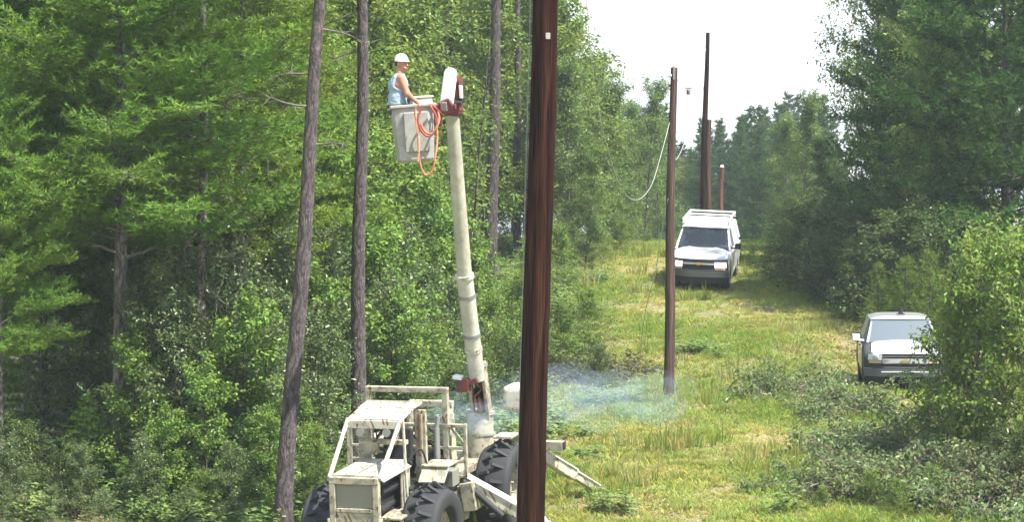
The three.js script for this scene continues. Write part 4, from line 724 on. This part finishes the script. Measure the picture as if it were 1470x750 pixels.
  for (const x of [-1, 1]) {
    pil.push(bar(B(x * (bw - 0.04), zc + 0.02), T(x * (rw - 0.03), rz1).add(V(0, -0.06, 0)), 0.055, 0.06), bar(B(x * (bw - 0.03), gz0), T(x * (rw - 0.02), rz0 + 0.04).add(V(0, -0.07, 0)), 0.07, 0.12), bar(B(x * bw, o.bpillar), T(x * (rw - 0.01), o.bpillar - 0.05).add(V(0, -0.07, 0)), 0.06, 0.1));
    const zs = [zc - 0.12, o.bpillar + 0.05, o.bpillar - 0.05, gz0 + 0.08], tz = z => Math.min(z, rz1 - 0.06);
    for (let k = 0; k < 4; k += 2) { const a = B(x * (bw - 0.02), zs[k]), b = B(x * (bw - 0.02), zs[k + 1]), cc = T(x * (rw - 0.01), Math.max(zs[k + 1], rz0 + 0.06)), d = T(x * (rw - 0.01), tz(zs[k])); cc.y -= 0.05; d.y -= 0.05; part(t, 'side_window', [fl(quadBox(a, b, cc, d, 0.006))], o.glass); }
  }
  part(t, 'pillars', pil, paint);
  part(t, 'rear_window', [fl(quadBox(B(bw - 0.07, gz0), B(-bw + 0.07, gz0), T(-rw + 0.06, rz0 + 0.02).add(V(0, -0.05, 0)), T(rw - 0.06, rz0 + 0.02).add(V(0, -0.05, 0)), 0.006))], o.glass);
  part(t, 'roof', [sheet(22, 18, (u, v) => { const k = u * 2 - 1, e = Math.pow(Math.abs(k), 5), q = v < 0.12 ? Math.pow(1 - v / 0.12, 2) : v > 0.9 ? Math.pow((v - 0.9) / 0.1, 2) : 0; return V(k * (rw + 0.02), ry + 0.055 - 0.085 * e - 0.07 * q * (1 - e), rz1 + 0.06 + 0.10 * (1 - k * k) * (1 - v) - v * (rz1 - rz0 + 0.1)); }), bx(2 * rw - 0.06, 0.03, rz1 - rz0 - 0.05, [0, ry - 0.045, (rz1 + rz0) / 2])], paint);
  // cabin
  for (const x of [-0.38, 0.38]) part(t, 'front_seat', [bx(0.5, 0.14, 0.5, [x, 0.85, zc - 1.2], [0, 0, 0], 0.05), bx(0.48, 0.68, 0.14, [x, 1.2, zc - 1.48], [-0.15, 0, 0], 0.06), bx(0.26, 0.16, 0.1, [x, 1.6 - (1.85 - ry), zc - 1.54], [0, 0, 0], 0.04)], o.trim);
  part(t, 'dash', [bx(2 * bw - 0.15, 0.16, 0.45, [0, belt - 0.05, zc - 0.3], [0, 0, 0], 0.05)], M.dark);
  part(t, 'cabin_lining', [bx(2 * bw - 0.2, 0.04, 2.3, [0, 0.74, zc - 1.3]), bx(2 * bw - 0.24, 0.7, 0.06, [0, 1.1, zc - 2.3])], o.trim);
  part(t, 'wiper', [pipe(V(-0.5, belt + 0.03, zc + 0.02), V(0.05, belt + 0.07, zc - 0.02), 0.01, 0.006, 5), pipe(V(0.1, belt + 0.03, zc + 0.02), V(0.62, belt + 0.07, zc - 0.02), 0.01, 0.006, 5)], M.dark);
  // face
  const gy = o.nose - 0.2, gr = part(t, 'grille', [fb(o.grilleW, o.grilleH, 0.06, [0, gy, zf + 0.02])], M.dark);
  if (o.fascia) part(t, 'fascia', [fb(W - 0.06, 0.40, 0.05, [0, gy + 0.0, zf])], o.fascia);
  part(gr, 'grille_bar', [fb(o.grilleW + 0.02, o.barH, 0.05, [0, gy + o.barY, zf + 0.05])], o.barMat);
  if (o.mesh) part(gr, 'grille_mesh', Array.from({ length: 4 }, (_, k) => bx(o.grilleW - 0.03, 0.012, 0.02, [0, gy - o.grilleH / 2 + 0.04 + k * o.grilleH / 4, zf + 0.05], [0, 0, 0], 0)), M.steel);
  const badge = new THREE.Shape([[-0.13, -0.018], [-0.115, 0.026], [-0.05, 0.026], [-0.045, 0.045], [0.055, 0.045], [0.048, 0.026], [0.13, 0.026], [0.115, -0.018], [0.05, -0.018], [0.045, -0.04], [-0.055, -0.04], [-0.048, -0.018]].map(p => new THREE.Vector2(...p)));
  part(gr, 'emblem', [new THREE.ExtrudeGeometry(badge, { depth: 0.01, bevelEnabled: false }).translate(0, gy + o.barY, zf + 0.078)], std(lin(0.62, 0.47, 0.16), 0.3, 0.6));
  for (const x of [-1, 1]) {
    const h = part(t, 'headlight', [fb(o.lampW, o.lampH, 0.07, [x * (hw - 0.09 - o.lampW / 2), gy + o.lampY, zf + 0.012])], o.lit ? std(lin(0.8, 0.78, 0.75), 0.2, 0, { emissive: lin(1.0, 0.66, 0.58), emissiveIntensity: 0.7 }) : std(lin(0.7, 0.72, 0.74), 0.15, 0.2));
    part(h, 'bulb_reflector', [bow(new THREE.SphereGeometry(0.078, 16, 12).scale(1, 1, 0.35).translate(x * (hw - 0.09 - o.lampW / 2 - 0.02), gy + o.lampY, zf + 0.045))], o.lit ? std(lin(0.9, 0.8, 0.75), 0.3, 0, { emissive: lin(1.0, 0.72, 0.62), emissiveIntensity: 2.2 }) : M.alu);
    if (o.lit) { const l = new THREE.SpotLight(lin(1, 0.85, 0.75), 5, 40, 0.35, 0.6, 2); l.name = 'headlight_beam'; l.position.set(x * (hw - 0.11 - o.lampW / 2), gy + o.lampY, zf + 0.14); l.target.position.set(l.position.x, 0.2, zf + 10); l.castShadow = true; t.add(l, l.target); }
    part(h, 'turn_lamp', [fb(o.lampW * 0.9, 0.06, 0.05, [x * (hw - 0.1 - o.lampW / 2), gy + o.lampY - o.lampH / 2 - 0.045, zf + 0.012])], std(lin(0.6, 0.42, 0.25), 0.3));
    const mi = part(t, 'mirror', [bx(0.2, 0.19, 0.11, [x * (hw + 0.14), belt + 0.12, zc - 0.3], [0, x * -0.1, 0], 0.035), bx(0.14, 0.05, 0.05, [x * (hw + 0.0), belt + 0.05, zc - 0.3])], o.mirrorMat); void mi;
    for (const [z0, z1] of [[zc - 0.12, o.bpillar], [o.bpillar, gz0 + 0.35]]) { const d = part(t, 'door', [bx(0.02, belt - y0 - 0.12, z0 - z1 - 0.03, [x * (hw - 0.002), (belt + y0) / 2 + 0.02, (z0 + z1) / 2], [0, 0, 0], 0.006)], paint); part(d, 'handle', [bx(0.03, 0.035, 0.16, [x * (hw + 0.02), belt - 0.13, z1 + 0.2])], M.dark); }
  }
  const bp = part(t, 'bumper', [fb(W - 0.0, 0.2, 0.2, [0, o.bumpY, zf + 0.04])], o.bumpMat);
  part(bp, 'bumper_step_pad', [fb(W * 0.8, 0.03, 0.1, [0, o.bumpY + 0.112, zf + 0.08])], M.dark);
  part(t, 'air_dam', [fb(W - 0.12, 0.2, 0.12, [0, o.bumpY - 0.2, zf - 0.02])], M.dark);
  const tg = new THREE.LatheGeometry([[0.6, -0.4], [0.7, -0.5], [0.9, -0.52], [0.98, -0.42], [1, 0], [0.98, 0.42], [0.9, 0.52], [0.7, 0.5], [0.6, 0.4], [0.6, -0.4]].map(([r, y]) => new THREE.Vector2(r * TR, y * 0.26)), 32).rotateZ(-Math.PI / 2);
  for (const z of wz) for (const x of [-1, 1]) {
    const w = new THREE.Group(); w.name = 'wheel'; w.position.set(x * (hw - 0.15), TR, z); t.add(w);
    part(w, 'tyre', tg, M.rubber); part(w, 'rim', [new THREE.CylinderGeometry(TR * 0.58, TR * 0.58, 0.2, 24).rotateZ(Math.PI / 2), ...Array.from({ length: 6 }, (_, k) => bx(0.03, TR * 1.05, 0.07, [x * 0.1, 0, 0], [k * Math.PI / 6, 0, 0]))], M.alu);
  }
  if (o.extra) o.extra(t); return t;
}
const whitePaint = new THREE.MeshPhysicalMaterial({ color: lin(0.70, 0.70, 0.71), roughness: 0.35, clearcoat: 0.8, clearcoatRoughness: 0.08 });
const silverPaint = new THREE.MeshPhysicalMaterial({ color: lin(0.46, 0.47, 0.49), roughness: 0.4, metalness: 0.1, clearcoat: 0.8, clearcoatRoughness: 0.08 });
const cladding = std(lin(0.035, 0.037, 0.04), 0.65);
const slope = (x, z) => Math.atan((ground(x, z + 1.5) - ground(x, z - 1.5)) / -3);
{
  const p = onGround(1011, 81.2), s = slope(p.x, p.z);
  vehicle({ name: 'sport_utility_vehicle', label: 'white full-size utility vehicle with roof rack and lit headlights coming down the slope', category: 'vehicle', pos: p.add(V(0, 0.02, 0)), pitch: s, yaw: -0.16, roll: -0.05,
    W: 1.92, L: 5.3, wb: 3.3, front: 2.7, cowl: 1.2, belt: 1.2, nose: 1.07, sill: 0.54, tyre: 0.42, hoodRidges: true, hoodW: 1.6, roof: 1.86, ghBase: 1.8, ghRoof: 1.5, cabRear: -2.7, roofFront: 0.42, roofRear: -2.45, bpillar: -0.1,
    paint: whitePaint, glass: glassMat(lin(0.34, 0.42, 0.48), 1.75), trim: M.dark, grilleW: 1.02, grilleH: 0.34, barH: 0.05, barY: 0.06, barMat: M.alu, lampW: 0.36, lampH: 0.17, lampY: 0.03, lit: true, mirrorMat: M.dark, bumpY: 0.62, bumpMat: std(lin(0.12, 0.12, 0.13), 0.4, 0.5), fascia: std(lin(0.05, 0.05, 0.055), 0.5),
    extra: t => {
      const r = part(t, 'roof_rack', [...[-1, 1].map(x => bx(0.05, 0.06, 2.9, [x * 0.74, 2.07, -0.95])), ...[0.48, -0.4, -1.3, -2.35].map(z => bx(1.5, 0.05, 0.06, [0, 2.075, z]))], M.white);
      for (const z of [0.45, -0.9, -2.3]) for (const x of [-1, 1]) part(r, 'rack_foot', [bx(0.06, 0.14, 0.1, [x * 0.74, 1.99, z])], M.alu);
      part(r, 'wind_deflector', [bx(1.44, 0.09, 0.03, [0, 2.0, 0.55], [-0.5, 0, 0])], M.white);
    } });
}
{
  const p = onGround(1291, 64.3), s = slope(p.x, p.z);
  vehicle({ name: 'pickup_truck', label: 'silver pickup with black lower cladding parked behind the brush heap', category: 'pickup truck', pos: p.add(V(0, 0.02, 0)), pitch: s, yaw: -0.10, roll: 0.0,
    W: 2.02, L: 5.6, wb: 3.3, front: 2.6, cowl: 1.1, belt: 1.24, nose: 1.09, sill: 0.50, tyre: 0.40, hoodW: 1.66, roof: 1.83, ghBase: 1.82, ghRoof: 1.5, cabRear: -1.75, roofFront: 0.4, roofRear: -1.5, bpillar: -0.3, bedZ: -1.85,
    paint: silverPaint, lower: cladding, glass: glassMat(lin(0.27, 0.32, 0.36), 1.9, 0.6), trim: std(lin(0.25, 0.26, 0.27), 0.8), grilleW: 1.12, grilleH: 0.36, barH: 0.11, barY: 0.02, barMat: silverPaint, mesh: true, lampW: 0.34, lampH: 0.14, lampY: 0.1, lit: false, mirrorMat: M.white, bumpY: 0.62, bumpMat: std(lin(0.09, 0.095, 0.105), 0.5),
    extra: t => { const b = part(t, 'roof_beacon', [new THREE.CylinderGeometry(0.05, 0.06, 0.12, 14).translate(0.02, 1.99, 0.1), bx(0.2, 0.02, 0.2, [0.02, 1.925, 0.1])], M.dark); void b; part(t, 'bumper_trim', [bx(1.2, 0.035, 0.02, [0, 0.64, 2.748])], M.alu); } });
}
console.log('vehicles');

// ---------------------------------------------------------------- grass and low plants
const dummy = new THREE.Object3D();
function scatter(name, geo, mat, n, seed, put, label, category) {
  const R = rng(seed), m = [], cols = [], up = V(0, 1, 0), nn = V(0, 1, 0), q = new THREE.Quaternion();
  for (let k = 0; k < n; k++) {
    const r = put(R); if (!r) continue; dummy.position.set(r.x, ground(r.x, r.z), r.z);
    nn.set(ground(r.x - 0.4, r.z) - ground(r.x + 0.4, r.z), 0.8, ground(r.x, r.z - 0.4) - ground(r.x, r.z + 0.4)).normalize();
    dummy.quaternion.setFromUnitVectors(up, nn).multiply(q.setFromAxisAngle(up, R() * 6.283));
    dummy.scale.set(r.w, r.h, r.w); dummy.updateMatrix(); m.push(dummy.matrix.clone()); cols.push(r.c);
  }
  const im = new THREE.InstancedMesh(geo, mat, m.length), c = new THREE.Color();
  m.forEach((x, k) => { im.setMatrixAt(k, x); im.setColorAt(k, c.setRGB(...cols[k])); });
  im.name = numbered(name); im.castShadow = im.receiveShadow = true; tag(im, label, category, null, 'stuff'); scene.add(im);
}
function sward(seed, tufts, n, side, lean, w) { // a patch of grass tufts, one metre tall before scaling
  const R = rng(seed), b = new Buf();
  for (let j = 0; j < tufts; j++) {
    const cx = (R() - 0.5) * side, cz = (R() - 0.5) * side, H = 0.45 + R() * 0.75, tone = [0.8 + R() * 0.45, 0.85 + R() * 0.3, 0.75 + R() * 0.5];
    for (let k = 0; k < n; k++) {
      const a = R() * 6.28, r = R() * 0.05, h = H * (0.6 + R() * 0.5), l = lean * (0.3 + R()), x = cx + Math.cos(a) * r, z = cz + Math.sin(a) * r, ta = a + R() * 3, sx = -Math.sin(ta) * w, sz = Math.cos(ta) * w, g = 0.8 + R() * 0.4, c = tone.map(v => v * g);
      const dx = Math.cos(a) * l, dz = Math.sin(a) * l;
      const p0 = b.v(x - sx, -0.25, z - sz, c), p1 = b.v(x + sx, -0.25, z + sz, c), p2 = b.v(x + dx * 0.35 - sx * 0.8, h * 0.6, z + dz * 0.35 - sz * 0.8, c), p3 = b.v(x + dx * 0.35 + sx * 0.8, h * 0.6, z + dz * 0.35 + sz * 0.8, c), p4 = b.v(x + dx, h, z + dz, c);
      b.tri(p0, p1, p2); b.tri(p1, p3, p2); b.tri(p2, p3, p4);
    }
  }
  return b.geo();
}
function forbs(seed, plants, side) {
  const R = rng(seed), b = new Buf();
  for (let j = 0; j < plants; j++) {
    const cx = (R() - 0.5) * side, cz = (R() - 0.5) * side, H = 0.5 + R() * 0.6;
    for (let k = 0; k < 20; k++) { const u = R(), p = V(cx + (R() - 0.5) * 0.2, (0.08 + u * 0.9) * H, cz + (R() - 0.5) * 0.2), t = unit(R); t.y *= 0.35; t.normalize(); const n = unit(R).multiplyScalar(0.6); n.y += 1; n.addScaledVector(t, -n.dot(t)).normalize(); const g = 0.75 + R() * 0.5; b.leaf(p, t, n, 0.15 * (1.3 - u * 0.5), 0.075, [g, g, g]); }
  }
  return b.geo();
}
const grassMat = leafMat(0, 0.35, 0.2, 0), forbMat = leafMat(0.12, 0.4);
const edgeL = d => 0.5 + (d - 44) * 0.035;          // left border of the open strip, metres
const mixc = (a, b, t) => a.map((v, i) => v + (b[i] - v) * t);
const swardAt = R => {
  const d = 41 + Math.pow(R(), 1.1) * 62, half = 10 + d * 0.06, x = -half * 0.55 + R() * half * 1.9, z = -d;
  const q = Math.max(0, Math.min(1, patch(x, z) * 1.6 + 0.42)); if (R() < q * 0.55) return null;
  const c = mixc([0.22, 0.32, 0.055], [0.43, 0.41, 0.14], Math.max(0, Math.min(1, q * 0.72 + (R() - 0.5) * 0.4)));
  const k = 0.85 + R() * 0.3; return { x, z, h: (0.10 + R() * 0.13) * (1 - q * 0.45), w: 0.9 + 0.4 * R(), c: c.map(v => v * k) };
};
scatter('grass', sward(1, 26, 8, 0.8, 0.13, 0.008), grassMat, 5200, 11, swardAt, 'patchy yellow-green grass over the open clearing', 'grass');
scatter('fine_grass', sward(5, 34, 7, 0.9, 0.16, 0.007), grassMat, 3200, 19, swardAt, 'fine bent grass filling between the clumps of the clearing', 'grass');
scatter('tall_grass', sward(2, 9, 8, 0.7, 0.18, 0.009), grassMat, 900, 12, R => {
  const d = 44 + R() * 56, half = 10 + d * 0.06, x = -half * 0.5 + R() * half * 1.9, z = -d; if (fbm(x * 0.5 + 9, z * 0.4) < 0.06) return null;
  const c = mixc([0.24, 0.31, 0.06], [0.46, 0.42, 0.17], R() * R()); return { x, z, h: 0.32 + R() * 0.3, w: 0.9 + R() * 0.4, c };
}, 'taller pale grass standing in clumps across the clearing', 'grass');
scatter('low_plants', forbs(3, 7, 0.9), forbMat, 2400, 13, R => {
  const d = 42 + R() * 58, e = edgeL(d) - (d < 52 ? (52 - d) * 0.25 : 0), k = R(), z = -d;
  const x = k < 0.6 ? e + 1.2 - R() * 9 : e + (R() * 1.25 - 0.1) * (8 + d * 0.05), n = fbm(x * 0.45, z * 0.35, 6);
  if (n < (x < e ? -0.12 : x < e + 1.5 ? 0.1 : 0.3)) return null;
  const c = mixc([0.10, 0.19, 0.04], [0.22, 0.28, 0.085], R()); return { x, z, h: (x < e ? 0.4 : 0.28) + R() * 0.35, w: 0.8 + R() * 0.5, c };
}, 'broad-leaved low plants spreading along the clearing edges', 'plants');
scatter('leaf_litter', (() => { const b = new Buf(), R = rng(4); for (let k = 0; k < 24; k++) { const t = unit(R); t.y *= 0.2; t.normalize(); const n = V((R() - 0.5) * 0.5, 1, (R() - 0.5) * 0.5).normalize(), g = 0.7 + R() * 0.6; b.leaf(V((R() - 0.5), 0.02 + R() * 0.03, (R() - 0.5)), t, n, 0.09, 0.05, [g, g, g]); } return b.geo(); })(), grassMat, 1800, 14, R => {
  const d = 42 + R() * 30, x = -11 + R() * 26, z = -d, c = mixc([0.28, 0.18, 0.10], [0.40, 0.32, 0.21], R()); return { x, z, h: 1, w: 1, c };
}, 'dry brown leaves and chips strewn over the soil', 'litter');

// ---------------------------------------------------------------- exhaust smoke: thin ragged puffs drifting off the machine
{
  const R = rng(77), geos = [], gs = () => (R() + R() + R() - 1.5) * 1.2;
  const puffs = [[628, 592, 40.9, 0.1, 0.1, 2, 0.16], [652, 594, 41.4, 0.2, 0.12, 3, 0.26], [692, 602, 41.9, 0.3, 0.15, 4, 0.34], [742, 588, 43, 0.4, 0.2, 3, 0.45], [800, 574, 44.5, 0.5, 0.3, 4, 0.55], [858, 568, 45.5, 0.55, 0.32, 5, 0.6], [908, 578, 46.5, 0.45, 0.26, 4, 0.5], [946, 586, 47.3, 0.25, 0.15, 2, 0.34]];
  for (const [px, py, d, sx, sy, n, r] of puffs) for (let k = 0; k < n; k++) {
    const g = new THREE.IcosahedronGeometry(1, 14), p = g.attributes.position, c = P(px, py, d).add(V(gs() * sx, gs() * sy, gs() * 0.6)), q = r * (0.55 + R() * 0.7), o = R() * 50, v = V(0, 0, 0);
    for (let i = 0; i < p.count; i++) { v.fromBufferAttribute(p, i); const m = q * (1 + 0.32 * noise.noise(v.x * 1.4 + o, v.y * 1.4, v.z * 1.4) + 0.10 * noise.noise(v.x * 3.4 + o, v.y * 3.4, v.z * 3.4)); p.setXYZ(i, c.x + v.x * m * 1.25, c.y + v.y * m * 0.8, c.z + v.z * m); }
    g.deleteAttribute('uv'); g.deleteAttribute('normal'); g.computeVertexNormals(); geos.push(g);
  }
  const m = new THREE.Mesh(mergeGeometries(geos), std(lin(0.50, 0.66, 0.84), 1, 0, { transparent: true, opacity: 0.018, depthWrite: false })); m.name = 'exhaust_smoke'; tag(m, 'thin bluish exhaust smoke drifting from the machine over the grass', 'smoke', null, 'stuff'); scene.add(m);
}

camera.updateMatrixWorld(true);
renderer.render(scene, camera);
